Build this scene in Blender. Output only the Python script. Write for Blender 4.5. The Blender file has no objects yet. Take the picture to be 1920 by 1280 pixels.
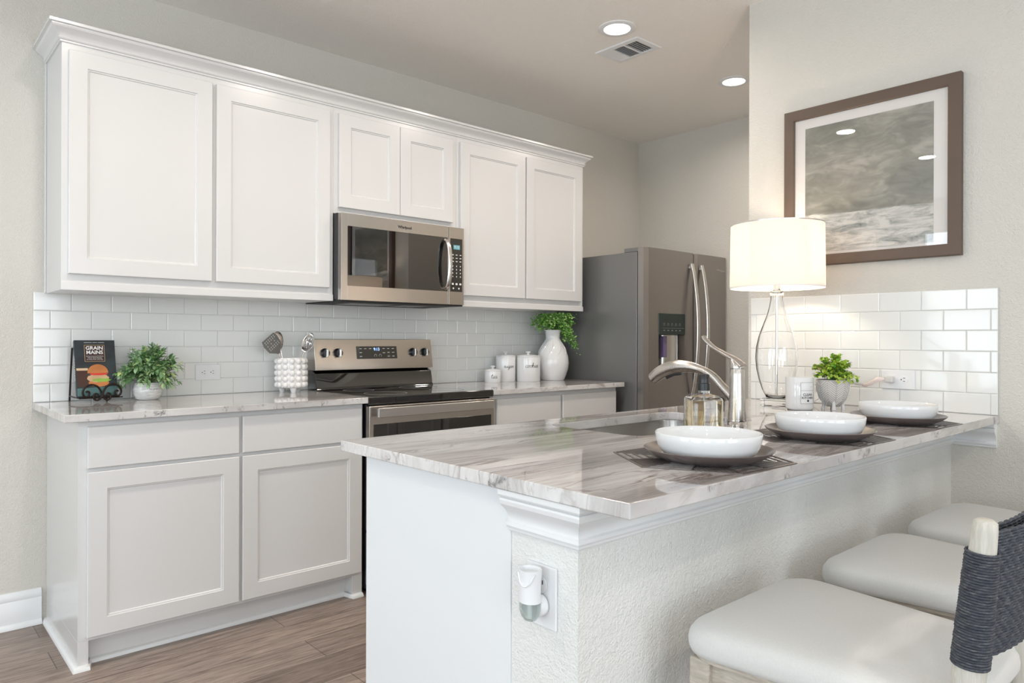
import bpy, bmesh, math, random
from mathutils import Vector, Matrix
random.seed(7)
PI = math.pi
scene = bpy.context.scene
COL = scene.collection

# ------------------------------------------------------------------ camera
def make_camera():
    yaw, roll = math.radians(48.126), math.radians(0.1761)
    fw = Vector((math.cos(yaw), math.sin(yaw), 0))
    rt = Vector((math.sin(yaw), -math.cos(yaw), 0)); up = rt.cross(fw)
    r2 = rt*math.cos(roll) + up*math.sin(roll); u2 = r2.cross(fw)
    cam = bpy.data.cameras.new('camera'); o = bpy.data.objects.new('camera', cam)
    m = Matrix((r2, u2, -fw)).transposed().to_4x4()
    m.translation = Vector((-0.4931, -3.5163, 1.1805))
    o.matrix_world = m
    cam.sensor_width = 36; cam.lens = 1337.5/1920*36
    cam.shift_y = -3.73/1920
    cam.clip_start = 0.05
    COL.objects.link(o); scene.camera = o
make_camera()

# ------------------------------------------------------------------ world and view
vs = scene.view_settings
vs.view_transform = 'Standard'; vs.look = 'None'; vs.gamma = 1.0; vs.use_curve_mapping = False
vs.exposure = -0.10
w = bpy.data.worlds.new('sky'); scene.world = w; w.use_nodes = True
w.node_tree.nodes['Background'].inputs[0].default_value = (0.75, 0.87, 1.0, 1)
w.node_tree.nodes['Background'].inputs[1].default_value = 1.6

# daylight entering through the windows (areas fill the window openings)
def area_light(name, loc, rot, sx, sy, power, color, spread=180):
    l = bpy.data.lights.new(name, 'AREA'); l.shape = 'RECTANGLE'; l.size = sx; l.size_y = sy
    l.energy = power; l.color = color; l.spread = math.radians(spread)
    o = bpy.data.objects.new(name, l); o.location = loc; o.rotation_euler = rot
    COL.objects.link(o); return o
WIN_LEFT = [(-1.30, 1.35), (-3.35, 1.35), (-5.15, 1.35)]      # centre y, width; on the wall at x=-3.2
WIN_REAR = [(-1.6, 1.5), (0.5, 1.5)]                           # centre x, width; on the wall at y=-6.6
WZ0, WZ1 = 0.55, 2.42
for cy, wd in WIN_LEFT:
    area_light('window_daylight', (-3.34, cy, (WZ0+WZ1)/2), (0, -PI/2, 0), WZ1-WZ0, wd, 45, (0.82, 0.92, 1.0))
for cx, wd in WIN_REAR:
    area_light('window_daylight', (cx, -6.74, (WZ0+WZ1)/2), (PI/2, 0, 0), wd, WZ1-WZ0, 47, (0.90, 0.95, 1.0))
CANS = [(3.316, -1.236), (2.244, -1.234), (1.17, -1.24), (0.139, -1.247), (-1.10, -1.39), (0.6, -4.3), (-1.4, -4.3), (2.0, -4.6)]
H = 2.72

# ------------------------------------------------------------------ materials
MAT = {}
def newmat(name):
    m = bpy.data.materials.new(name); m.use_nodes = True; MAT[name] = m
    nt = m.node_tree; b = nt.nodes['Principled BSDF']
    return m, nt, b
def N(nt, typ, **kw):
    n = nt.nodes.new(typ)
    for k, v in kw.items():
        if k in n.inputs: n.inputs[k].default_value = v
        else: setattr(n, k, v)
    return n
def ramp(nt, stops, fac=None):
    r = nt.nodes.new('ShaderNodeValToRGB')
    while len(r.color_ramp.elements) < len(stops): r.color_ramp.elements.new(0.5)
    for e, (p, c) in zip(r.color_ramp.elements, stops):
        e.position = p; e.color = (*c, 1) if len(c) == 3 else c
    if fac: nt.links.new(fac, r.inputs[0])
    return r
def coords(nt, scale=(1, 1, 1), rot=(0, 0, 0), out='Object'):
    t = nt.nodes.new('ShaderNodeTexCoord'); m = nt.nodes.new('ShaderNodeMapping')
    m.inputs['Scale'].default_value = scale; m.inputs['Rotation'].default_value = rot
    nt.links.new(t.outputs[out], m.inputs[0]); return m.outputs[0]
def worldpos(nt, scale=(1, 1, 1), rot=(0, 0, 0)):
    t = nt.nodes.new('ShaderNodeNewGeometry'); m = nt.nodes.new('ShaderNodeMapping')
    m.inputs['Scale'].default_value = scale; m.inputs['Rotation'].default_value = rot
    nt.links.new(t.outputs['Position'], m.inputs[0]); return m.outputs[0]
def noise(nt, vec, scale, detail=4, rough=0.5, dist=0):
    n = nt.nodes.new('ShaderNodeTexNoise'); n.inputs['Scale'].default_value = scale
    n.inputs['Detail'].default_value = detail; n.inputs['Roughness'].default_value = rough
    n.inputs['Distortion'].default_value = dist
    nt.links.new(vec, n.inputs['Vector']); return n.outputs['Fac']
def bump(nt, b, h, strength, dist=0.01):
    n = nt.nodes.new('ShaderNodeBump'); n.inputs['Strength'].default_value = strength
    n.inputs['Distance'].default_value = dist
    nt.links.new(h, n.inputs['Height']); nt.links.new(n.outputs[0], b.inputs['Normal'])
def mix(nt, a, b_, fac, blend='MIX'):
    n = nt.nodes.new('ShaderNodeMix'); n.data_type = 'RGBA'; n.blend_type = blend
    for s, v in ((6, a), (7, b_)):
        if isinstance(v, tuple): n.inputs[s].default_value = (*v, 1)
        else: nt.links.new(v, n.inputs[s])
    if isinstance(fac, (int, float)): n.inputs[0].default_value = fac
    else: nt.links.new(fac, n.inputs[0])
    return n.outputs[2]
def math_(nt, op, a, b_=None):
    n = nt.nodes.new('ShaderNodeMath'); n.operation = op
    for i, v in enumerate((a, b_)):
        if v is None: continue
        if isinstance(v, (int, float)): n.inputs[i].default_value = v
        else: nt.links.new(v, n.inputs[i])
    return n.outputs[0]

def simple(name, col, rough=0.5, metal=0.0, spec=0.5, coat=0, bumpn=None, var=0):
    m, nt, b = newmat(name)
    b.inputs['Base Color'].default_value = (*col, 1)
    b.inputs['Roughness'].default_value = rough; b.inputs['Metallic'].default_value = metal
    b.inputs['Specular IOR Level'].default_value = spec; b.inputs['Coat Weight'].default_value = coat; b.inputs['Coat Roughness'].default_value = 0.22 if name == 'cabinet_paint' else 0.03
    if var:
        f = noise(nt, coords(nt), 18, 3)
        nt.links.new(mix(nt, tuple(c*(1-var) for c in col), tuple(min(1, c*(1+var)) for c in col), f), b.inputs['Base Color'])
    if bumpn: bump(nt, b, noise(nt, coords(nt), bumpn[0], 3), bumpn[1], bumpn[2])
    return m
def paint_wall(name, col):
    m, nt, b = newmat(name)
    b.inputs['Base Color'].default_value = (*col, 1); b.inputs['Roughness'].default_value = 0.6
    v = worldpos(nt)
    h = math_(nt, 'ADD', noise(nt, v, 85, 3, 0.6), noise(nt, v, 230, 2))
    bump(nt, b, h, 0.8, 0.003)
    return m
paint_wall('wall_paint', (0.67, 0.645, 0.59)); paint_wall('knee_paint', (0.78, 0.785, 0.76))
paint_wall('ceiling_paint', (0.93, 0.895, 0.845))
simple('trim_paint', (0.80, 0.81, 0.81), 0.35)
simple('cabinet_paint', (0.715, 0.712, 0.705), 0.25, coat=0.25)
simple('panel_paint', (0.80, 0.82, 0.83), 0.4)
simple('tile_glaze', (0.80, 0.81, 0.79), 0.12, coat=0.3)
simple('grout', (0.60, 0.60, 0.58), 0.9)
simple('white_ceramic', (0.77, 0.78, 0.785), 0.07, coat=0.3)
simple('matte_ceramic', (0.82, 0.81, 0.80), 0.5)
simple('white_plastic', (0.80, 0.81, 0.82), 0.3)
simple('black_plastic', (0.015, 0.016, 0.018), 0.3)
simple('black_glass', (0.006, 0.006, 0.006), 0.03, spec=0.8, coat=1)
simple('dark_slot', (0.02, 0.02, 0.02), 0.6)
simple('iron', (0.03, 0.02, 0.017), 0.35, metal=0.7)
simple('ink', (0.02, 0.02, 0.02), 0.5)
simple('grey_ink', (0.25, 0.25, 0.26), 0.5)
simple('white_ink', (0.85, 0.85, 0.82), 0.5)
simple('plate_glaze', (0.12, 0.095, 0.09), 0.3, coat=0.3, var=0.15)
simple('chrome', (0.75, 0.73, 0.71), 0.12, metal=1)
simple('soil', (0.05, 0.035, 0.02), 0.9)
simple('bronze_frame', (0.115, 0.078, 0.056), 0.5, var=0.08)
simple('mat_board', (0.80, 0.77, 0.74), 0.8)
simple('cord_rope', (0.055, 0.065, 0.085), 0.85)
simple('siding', (0.7, 0.76, 0.82), 0.6)
simple('pink_wrap', (0.78, 0.66, 0.63), 0.25)
simple('soft_clear', (0.62, 0.60, 0.59), 0.25)
simple('cream_fabric_edge', (0.7, 0.69, 0.66), 0.9)
simple('mat_vinyl', (0.15, 0.13, 0.12), 0.35, metal=0.3)
simple('dispenser_green', (0.02, 0.035, 0.03), 0.25)
simple('lavender', (0.20, 0.15, 0.28), 0.4)
simple('beer', (0.05, 0.015, 0.008), 0.3); simple('beer_foam', (0.75, 0.55, 0.35), 0.6)
simple('bun', (0.55, 0.19, 0.05), 0.35, var=0.4); simple('tomato', (0.6, 0.04, 0.02), 0.4)
simple('meat', (0.55, 0.36, 0.20), 0.6, var=0.5); simple('lettuce', (0.25, 0.42, 0.06), 0.5, var=0.4)
simple('title_panel', (0.045, 0.012, 0.01), 0.4); simple('gold_line', (0.55, 0.42, 0.22), 0.4)
simple('paper', (0.8, 0.78, 0.72), 0.8)
simple('teal_band', (0.07, 0.16, 0.16), 0.35)

def steel(name, col, rough, axis='x', aniso=0.0):
    m, nt, b = newmat(name)
    b.inputs['Metallic'].default_value = 1; b.inputs['Roughness'].default_value = rough
    sc = {'x': (.35, 420, 420), 'z': (420, 420, .35)}[axis]
    f = noise(nt, coords(nt, sc), 3, 1)
    nt.links.new(mix(nt, tuple(c*0.975 for c in col), tuple(min(1, c*1.025) for c in col), f), b.inputs['Base Color'])
    r = ramp(nt, [(0.3, (rough*0.93,)*3), (0.7, (rough*1.07,)*3)], f); nt.links.new(r.outputs[0], b.inputs['Roughness'])
    return m
steel('steel', (0.60, 0.56, 0.52), 0.25, 'x')
steel('steel_handle', (0.72, 0.70, 0.68), 0.25, 'x')
steel('steel_basin', (0.50, 0.48, 0.46), 0.25, 'x')
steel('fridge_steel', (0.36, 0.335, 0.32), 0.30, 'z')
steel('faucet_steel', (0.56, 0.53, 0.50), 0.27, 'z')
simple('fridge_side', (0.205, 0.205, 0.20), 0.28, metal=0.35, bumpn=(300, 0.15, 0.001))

# book cover
m, nt, b = newmat('book_cover')
f = noise(nt, coords(nt), 9, 4)
r = ramp(nt, [(0.35, (0.012, 0.016, 0.022)), (0.62, (0.03, 0.045, 0.05)), (0.8, (0.02, 0.06, 0.03))], f)
nt.links.new(r.outputs[0], b.inputs['Base Color']); b.inputs['Roughness'].default_value = 0.3
m, nt, b = newmat('marbled_pot')
f = noise(nt, coords(nt, (4, 4, 60)), 3, 4, dist=1)
r = ramp(nt, [(0.4, (0.78, 0.78, 0.76)), (0.55, (0.55, 0.55, 0.54)), (0.7, (0.8, 0.8, 0.78))], f)
nt.links.new(r.outputs[0], b.inputs['Base Color']); b.inputs['Roughness'].default_value = 0.2

# quartzite worktops: streaks run along the run, layers show as vertical marks on the cut edges
m, nt, b = newmat('quartzite')
v1 = worldpos(nt, (0.55, 5.0, 1.4), (0, 0, math.radians(-9)))
v2 = worldpos(nt, (0.8, 9.0, 2.0), (0, 0, math.radians(-9)))
base = ramp(nt, [(0.30, (0.27, 0.25, 0.245)), (0.41, (0.47, 0.445, 0.435)), (0.52, (0.67, 0.65, 0.64)), (0.72, (0.76, 0.75, 0.745))], noise(nt, v1, 1.5, 7, 0.58, 0.9))
fine = ramp(nt, [(0.35, (0.80, 0.78, 0.77)), (0.6, (1, 1, 1))], noise(nt, v2, 4.5, 6, 0.65, 0.5))
c = mix(nt, base.outputs[0], fine.outputs[0], 1.0, 'MULTIPLY')
vn = noise(nt, v1, 1.1, 7, 0.55, 1.6)
vein = ramp(nt, [(0.470, (0, 0, 0)), (0.492, (1, 1, 1)), (0.500, (1, 1, 1)), (0.512, (0, 0, 0))], vn)
gate = ramp(nt, [(0.46, (0, 0, 0)), (0.62, (1, 1, 1))], noise(nt, worldpos(nt, (1, 2.2, 1)), 2.6, 3))
vf = math_(nt, 'MULTIPLY', vein.outputs[0], gate.outputs[0])
c = mix(nt, c, (0.18, 0.125, 0.11), math_(nt, 'MULTIPLY', vf, 0.85))
vn2 = noise(nt, worldpos(nt, (0.42, 3.4, 1.2), (0, 0, math.radians(-13))), 1.7, 8, 0.6, 1.1)
vein2 = ramp(nt, [(0.545, (0, 0, 0)), (0.558, (1, 1, 1)), (0.571, (0, 0, 0))], vn2)
c = mix(nt, c, (0.24, 0.19, 0.175), math_(nt, 'MULTIPLY', vein2.outputs[0], 0.6))
gb = ramp(nt, [(0.56, (0, 0, 0)), (0.64, (1, 1, 1))], noise(nt, worldpos(nt, (1.0, 3.0, 3.0)), 7, 6, 0.7, 0.6))
c = mix(nt, c, (0.42, 0.43, 0.43), math_(nt, 'MULTIPLY', gb.outputs[0], 0.38))
# speckled layers only where the slab is cut
geo = nt.nodes.new('ShaderNodeNewGeometry'); sep = nt.nodes.new('ShaderNodeSeparateXYZ')
nt.links.new(geo.outputs['True Normal'], sep.inputs[0])
cut = math_(nt, 'SUBTRACT', 1.0, math_(nt, 'ABSOLUTE', sep.outputs[2]))
blot = ramp(nt, [(0.57, (0, 0, 0)), (0.66, (1, 1, 1))], noise(nt, worldpos(nt, (1, 1, 0.8)), 17, 7, 0.75, 0.4))
c = mix(nt, c, (0.84, 0.84, 0.83), math_(nt, 'MULTIPLY', cut, 0.35))
c = mix(nt, c, (0.12, 0.12, 0.12), math_(nt, 'MULTIPLY', math_(nt, 'MULTIPLY', blot.outputs[0], cut), 0.85))
nt.links.new(c, b.inputs['Base Color']); b.inputs['Roughness'].default_value = 0.05
b.inputs['Specular IOR Level'].default_value = 0.65; b.inputs['Coat Weight'].default_value = 0.25; b.inputs['Coat Roughness'].default_value = 0.02

# plank floor
m, nt, b = newmat('plank_floor')
v = worldpos(nt)
br = nt.nodes.new('ShaderNodeTexBrick'); nt.links.new(v, br.inputs['Vector'])
br.inputs['Scale'].default_value = 1; br.inputs['Brick Width'].default_value = 1.22; br.inputs['Row Height'].default_value = 0.18
br.inputs['Mortar Size'].default_value = 0.0016; br.inputs['Mortar Smooth'].default_value = 0.1; br.offset = 0.37
br.inputs['Color1'].default_value = (0.215, 0.165, 0.135, 1); br.inputs['Color2'].default_value = (0.34, 0.275, 0.235, 1); br.inputs['Mortar'].default_value = (0.10, 0.075, 0.06, 1)
br.inputs['Bias'].default_value = 0.0
g = ramp(nt, [(0.32, (0.50, 0.46, 0.44)), (0.5, (0.92, 0.9, 0.89)), (0.66, (1.2, 1.18, 1.16))], noise(nt, worldpos(nt, (1.3, 16, 1)), 3, 8, 0.65, 1.2))
g2 = ramp(nt, [(0.35, (0.8, 0.8, 0.8)), (0.6, (1.1, 1.1, 1.1))], noise(nt, worldpos(nt, (3, 60, 1)), 3, 4, 0.6, 0.4))
c = mix(nt, mix(nt, br.outputs['Color'], g.outputs[0], 1.0, 'MULTIPLY'), g2.outputs[0], 1.0, 'MULTIPLY')
nt.links.new(c, b.inputs['Base Color']); b.inputs['Roughness'].default_value = 0.38
bump(nt, b, g2.outputs[0], 0.08, 0.002)

def wood(name, c1, c2, sc):
    m, nt, b = newmat(name)
    f = noise(nt, coords(nt, sc), 5, 6, 0.6, 1.0)
    r = ramp(nt, [(0.3, c1), (0.7, c2)], f); nt.links.new(r.outputs[0], b.inputs['Base Color']); b.inputs['Roughness'].default_value = 0.55
    bump(nt, b, f, 0.15, 0.002)
wood('stool_wood', (0.36, 0.31, 0.25), (0.56, 0.51, 0.44), (22, 3, 22))
wood('stool_post', (0.47, 0.45, 0.39), (0.62, 0.60, 0.54), (30, 30, 3))
m, nt, b = newmat('linen')
b.inputs['Base Color'].default_value = (0.66, 0.65, 0.62, 1); b.inputs['Roughness'].default_value = 0.95
b.inputs['Sheen Weight'].default_value = 0.3
wv = coords(nt)
h = math_(nt, 'ADD', noise(nt, coords(nt, (600, 90, 90)), 2, 2), noise(nt, coords(nt, (90, 600, 90)), 2, 2))
bump(nt, b, h, 0.25, 0.001)
f = noise(nt, coords(nt, (250, 400, 250)), 1, 2)
nt.links.new(mix(nt, (0.60, 0.595, 0.57), (0.68, 0.675, 0.65), f), b.inputs['Base Color'])
m, nt, b = newmat('rope')
f = noise(nt, coords(nt, (45, 45, 260)), 1.6, 5, 0.75)
r = ramp(nt, [(0.30, (0.020, 0.024, 0.034)), (0.50, (0.052, 0.060, 0.076)), (0.63, (0.12, 0.125, 0.13)), (0.78, (0.34, 0.33, 0.30))], f)
nt.links.new(r.outputs[0], b.inputs['Base Color']); b.inputs['Roughness'].default_value = 0.8
bump(nt, b, noise(nt, coords(nt, (1, 1, 1)), 450, 3), 0.6, 0.002)

def leafmat(name, stops, rough=0.45):
    m, nt, b = newmat(name)
    g = nt.nodes.new('ShaderNodeNewGeometry')
    r = ramp(nt, stops, g.outputs['Random Per Island']); nt.links.new(r.outputs[0], b.inputs['Base Color'])
    b.inputs['Roughness'].default_value = rough
    b.inputs['Transmission Weight'].default_value = 0
leafmat('leaf_sage', [(0, (0.08, 0.20, 0.06)), (0.35, (0.17, 0.33, 0.13)), (0.7, (0.33, 0.50, 0.30)), (1, (0.50, 0.64, 0.24))])
leafmat('leaf_fern', [(0, (0.08, 0.26, 0.03)), (0.5, (0.20, 0.45, 0.07)), (1, (0.42, 0.62, 0.24))])
leafmat('leaf_lime', [(0, (0.08, 0.28, 0.03)), (0.35, (0.30, 0.50, 0.04)), (0.85, (0.58, 0.72, 0.09)), (1, (0.36, 0.30, 0.12))])
simple('stem_green', (0.12, 0.20, 0.06), 0.6)

def glass(name, col=(1, 1, 1), ior=1.45, rough=0.0):
    m, nt, b = newmat(name)
    b.inputs['Base Color'].default_value = (*col, 1); b.inputs['Transmission Weight'].default_value = 1
    b.inputs['IOR'].default_value = ior; b.inputs['Roughness'].default_value = rough
glass('clear_glass'); glass('block_glass', (0.97, 0.97, 0.96)); glass('amber_liquid', (0.93, 0.78, 0.52), 1.2); glass('freshener_oil', (0.80, 0.90, 0.86), 1.4)
def thin_glass(name, rough=0.0, tint=(1, 1, 1), ior=1.5):
    m, nt, b = newmat(name); nt.nodes.remove(b)
    out = nt.nodes['Material Output']; t = nt.nodes.new('ShaderNodeBsdfTransparent'); t.inputs[0].default_value = (*tint, 1)
    g = nt.nodes.new('ShaderNodeBsdfGlossy'); g.inputs['Roughness'].default_value = rough
    lw = nt.nodes.new('ShaderNodeLayerWeight'); lw.inputs[0].default_value = 0.5
    f0 = ((ior-1)/(ior+1))**2
    fr = math_(nt, 'ADD', f0, math_(nt, 'MULTIPLY', 1-f0, math_(nt, 'POWER', lw.outputs['Facing'], 5.0)))
    mx = nt.nodes.new('ShaderNodeMixShader')
    nt.links.new(fr, mx.inputs[0]); nt.links.new(t.outputs[0], mx.inputs[1]); nt.links.new(g.outputs[0], mx.inputs[2])
    nt.links.new(mx.outputs[0], out.inputs[0])
thin_glass('pane_glass', ior=1.6); thin_glass('mw_glass', tint=(0.22, 0.17, 0.14), ior=2.5)
thin_glass('clear_film', rough=0.1, tint=(0.9, 0.9, 0.9), ior=1.7)
def emit(name, col, s):
    m, nt, b = newmat(name); b.inputs['Base Color'].default_value = (*col, 1)
    b.inputs['Emission Color'].default_value = (*col, 1); b.inputs['Emission Strength'].default_value = s
thin_glass('frosted_bulb', 0.3, (1, 0.97, 0.92), 1.2)
emit('can_lens', (1, 0.97, 0.93), 6.0); emit('bulb_glow', (1, 0.85, 0.66), 12); emit('clock_blue', (0.25, 0.45, 1.0), 3.5); emit('mw_screen', (0.10, 0.28, 0.32), 0.5)
# lampshade: white linen that lets the bulb's light through
m, nt, b = newmat('shade_linen'); nt.nodes.remove(b)
out = nt.nodes['Material Output']; d = nt.nodes.new('ShaderNodeBsdfDiffuse'); d.inputs[0].default_value = (0.85, 0.82, 0.78, 1)
t = nt.nodes.new('ShaderNodeBsdfTranslucent'); t.inputs[0].default_value = (0.94, 0.90, 0.86, 1)
mx = nt.nodes.new('ShaderNodeMixShader'); mx.inputs[0].default_value = 0.45
nt.links.new(d.outputs[0], mx.inputs[1]); nt.links.new(t.outputs[0], mx.inputs[2]); nt.links.new(mx.outputs[0], out.inputs[0])
# painting: grey brushed sky above a pale shore
m, nt, b = newmat('seascape_paint')
t = nt.nodes.new('ShaderNodeTexCoord'); s = nt.nodes.new('ShaderNodeSeparateXYZ'); nt.links.new(t.outputs['Generated'], s.inputs[0])
vz = s.outputs[2]
brush = noise(nt, coords(nt, (1, 3.0, 8), (math.radians(12), 0, 0)), 2.6, 8, 0.65, 0.8)
big = noise(nt, coords(nt, (1, 1.3, 2.4)), 3.5, 4)
sky = ramp(nt, [(0.34, (0.13, 0.13, 0.108)), (0.5, (0.25, 0.245, 0.21)), (0.64, (0.44, 0.42, 0.37))], math_(nt, 'ADD', math_(nt, 'MULTIPLY', brush, 0.5), math_(nt, 'MULTIPLY', big, 0.5)))
sea = ramp(nt, [(0.34, (0.20, 0.22, 0.21)), (0.47, (0.50, 0.50, 0.47)), (0.56, (0.72, 0.70, 0.66))], noise(nt, coords(nt, (1, 3, 14)), 2.4, 9, 0.72, 0.6))
edge = math_(nt, 'ADD', vz, math_(nt, 'MULTIPLY', math_(nt, 'SUBTRACT', brush, 0.5), 0.10))
hor = ramp(nt, [(0.285, (0, 0, 0)), (0.30, (1, 1, 1))], edge)
nt.links.new(mix(nt, sea.outputs[0], sky.outputs[0], hor.outputs[0]), b.inputs['Base Color']); b.inputs['Roughness'].default_value = 0.7
bump(nt, b, brush, 0.3, 0.003)
# white label / herringbone pot
m, nt, b = newmat('pot_grey'); b.inputs['Base Color'].default_value = (0.45, 0.43, 0.41, 1); b.inputs['Roughness'].default_value = 0.6
simple('pot_ridge', (0.78, 0.77, 0.75), 0.6)

# ------------------------------------------------------------------ mesh helpers
class MB:
    def __init__(s): s.v = []; s.f = []; s.mi = []; s.cur = 0
    def add(s, vs_, fs):
        o = len(s.v); s.v += [tuple(p) for p in vs_]; s.f += [tuple(i+o for i in f) for f in fs]; s.mi += [s.cur]*len(fs); return s
    def box(s, x0, x1, y0, y1, z0, z1):
        x0, x1 = sorted((x0, x1)); y0, y1 = sorted((y0, y1)); z0, z1 = sorted((z0, z1))
        v = [(x0,y0,z0),(x1,y0,z0),(x1,y1,z0),(x0,y1,z0),(x0,y0,z1),(x1,y0,z1),(x1,y1,z1),(x0,y1,z1)]
        return s.add(v, [(0,3,2,1),(4,5,6,7),(0,1,5,4),(1,2,6,5),(2,3,7,6),(3,0,4,7)])
    def rings(s, rings, closed=True, cap0=True, cap1=True):
        n = len(rings[0]); v = [p for r in rings for p in r]; f = []
        for i in range(len(rings)-1):
            for j in range(n if closed else n-1):
                k = (j+1) % n; f.append((i*n+j, i*n+k, (i+1)*n+k, (i+1)*n+j))
        if cap0: f.append(tuple(range(n-1, -1, -1)))
        if cap1: f.append(tuple((len(rings)-1)*n+j for j in range(n)))
        return s.add(v, f)
    def lathe(s, prof, c=(0, 0, 0), n=32, axis='z', cap0=False, cap1=False):
        R = []
        for r, h in prof:
            ring = []
            for j in range(n):
                a = 2*PI*j/n; u, w_ = r*math.cos(a), r*math.sin(a)
                p = {'z': (u, w_, h), 'y': (u, h, -w_), 'x': (h, u, w_)}[axis]
                ring.append((c[0]+p[0], c[1]+p[1], c[2]+p[2]))
            R.append(ring)
        return s.rings(R, True, cap0, cap1)
    def tube(s, pts, r, n=8, caps=True, flat=None):
        pts = [Vector(p) for p in pts]; R = []; L = len(pts); ref = None
        for i, p in enumerate(pts):
            t = (pts[min(i+1, L-1)] - pts[max(i-1, 0)]).normalized()
            if ref is None:
                ref = Vector((0, 0, 1)) if abs(t.z) < 0.9 else Vector((1, 0, 0))
            a = (ref - t*ref.dot(t)).normalized(); ref = a; b_ = t.cross(a)
            rr = r[i] if isinstance(r, (list, tuple)) else r
            ra, rb = (rr, rr) if flat is None else (rr*flat[0], rr*flat[1])
            R.append([p + a*ra*math.cos(2*PI*j/n) + b_*rb*math.sin(2*PI*j/n) for j in range(n)])
        return s.rings(R, True, caps, caps)
    def prism(s, poly, z0, z1):
        n = len(poly)
        return s.add([(x, y, z0) for x, y in poly]+[(x, y, z1) for x, y in poly],
                     [tuple(range(n-1, -1, -1)), tuple(range(n, 2*n))]+[(i, (i+1) % n, (i+1) % n+n, i+n) for i in range(n)])
    def sphere(s, c, r, n=12, m_=8, sc=(1, 1, 1)):
        pr = [(max(1e-5, r*math.sin(PI*i/m_)), -r*math.cos(PI*i/m_)) for i in range(m_+1)]
        R = [[(c[0]+q*math.cos(2*PI*j/n)*sc[0], c[1]+q*math.sin(2*PI*j/n)*sc[1], c[2]+h*sc[2]) for j in range(n)] for q, h in pr]
        return s.rings(R, True, False, False)
    def xf(s, M, start=0):
        for i in range(start, len(s.v)): s.v[i] = tuple(M @ Vector(s.v[i]))
        return s

def obj(name, mb, mats, parent=None, origin=(0, 0, 0), bev=0, seg=2, smooth=40, sub=0):
    if isinstance(mats, str): mats = [mats]
    me = bpy.data.meshes.new(name)
    me.from_pydata([(x-origin[0], y-origin[1], z-origin[2]) for x, y, z in mb.v], [], mb.f)
    for m_ in mats: me.materials.append(MAT[m_])
    if len(mats) > 1: me.polygons.foreach_set('material_index', mb.mi)
    bm = bmesh.new(); bm.from_mesh(me); bmesh.ops.recalc_face_normals(bm, faces=bm.faces); bm.to_mesh(me); bm.free()
    me.update()
    if smooth:
        me.polygons.foreach_set('use_smooth', [True]*len(me.polygons)); me.set_sharp_from_angle(angle=math.radians(smooth))
    o = bpy.data.objects.new(name, me); COL.objects.link(o)
    if parent is not None: o.parent = parent
    else: o.location = origin
    if bev:
        b_ = o.modifiers.new('bevel', 'BEVEL'); b_.width = bev; b_.segments = seg; b_.limit_method = 'ANGLE'; b_.angle_limit = math.radians(40); b_.harden_normals = True
    if sub:
        u = o.modifiers.new('sub', 'SUBSURF'); u.levels = sub; u.render_levels = sub
    return o
class Thing:
    """An Empty at the thing's base; part() takes world coordinates (or local ones when local=True)."""
    def __init__(s, name, label, cat, loc=(0, 0, 0), rz=0, group=None, local=False):
        o = bpy.data.objects.new(name, None); o.empty_display_size = 0.05; COL.objects.link(o)
        o.location = loc; o.rotation_euler = (0, 0, rz); o['label'] = label; o['category'] = cat
        if group: o['group'] = group
        s.o = o; s.org = (0, 0, 0) if local else loc
    def part(s, name, mb, mats, parent=None, label=None, **kw):
        o = obj(name, mb, mats, parent or s.o, s.org, **kw)
        if label: o['label'] = label
        return o
def tag(o, label, cat, group=None):
    o['label'] = label; o['category'] = cat
    if group: o['group'] = group
    return o
def struct(o): o['kind'] = 'structure'; return o
def copy_tree(o, parent=None):
    c_ = o.copy(); COL.objects.link(c_); c_.parent = parent
    for ch in list(o.children): copy_tree(ch, c_)
    return c_
def text_mb(body, size, mapf, align='CENTER', mb=None, bold=0.0):
    cu = bpy.data.curves.new('t', 'FONT'); cu.body = body; cu.size = size; cu.align_x = align; cu.align_y = 'CENTER'; cu.offset = bold; cu.resolution_u = 4
    o = bpy.data.objects.new('t', cu); COL.objects.link(o)
    dg = bpy.context.evaluated_depsgraph_get(); me = bpy.data.meshes.new_from_object(o.evaluated_get(dg))
    mb = mb or MB()
    mb.add([mapf(v.co.x, v.co.y) for v in me.vertices], [tuple(p.vertices) for p in me.polygons])
    bpy.data.objects.remove(o); bpy.data.curves.remove(cu); bpy.data.meshes.remove(me)
    return mb
def catmull(pts, n=6):
    P = [Vector(p) for p in pts]; P = [P[0]*2-P[1]]+P+[P[-1]*2-P[-2]]; out = []
    for i in range(1, len(P)-2):
        for k in range(n):
            t = k/n
            out.append(0.5*((2*P[i])+(-P[i-1]+P[i+1])*t+(2*P[i-1]-5*P[i]+4*P[i+1]-P[i+2])*t*t+(-P[i-1]+3*P[i]-3*P[i+1]+P[i+2])*t**3))
    out.append(P[-2]); return out

# ------------------------------------------------------------------ dimensions
CT, TH = 0.914, 0.028          # worktop top and thickness
XW, XP = 3.994, 2.506          # far right wall, wall with the picture
LX, RY = -3.2, -6.6            # left wall, rear wall

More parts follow.
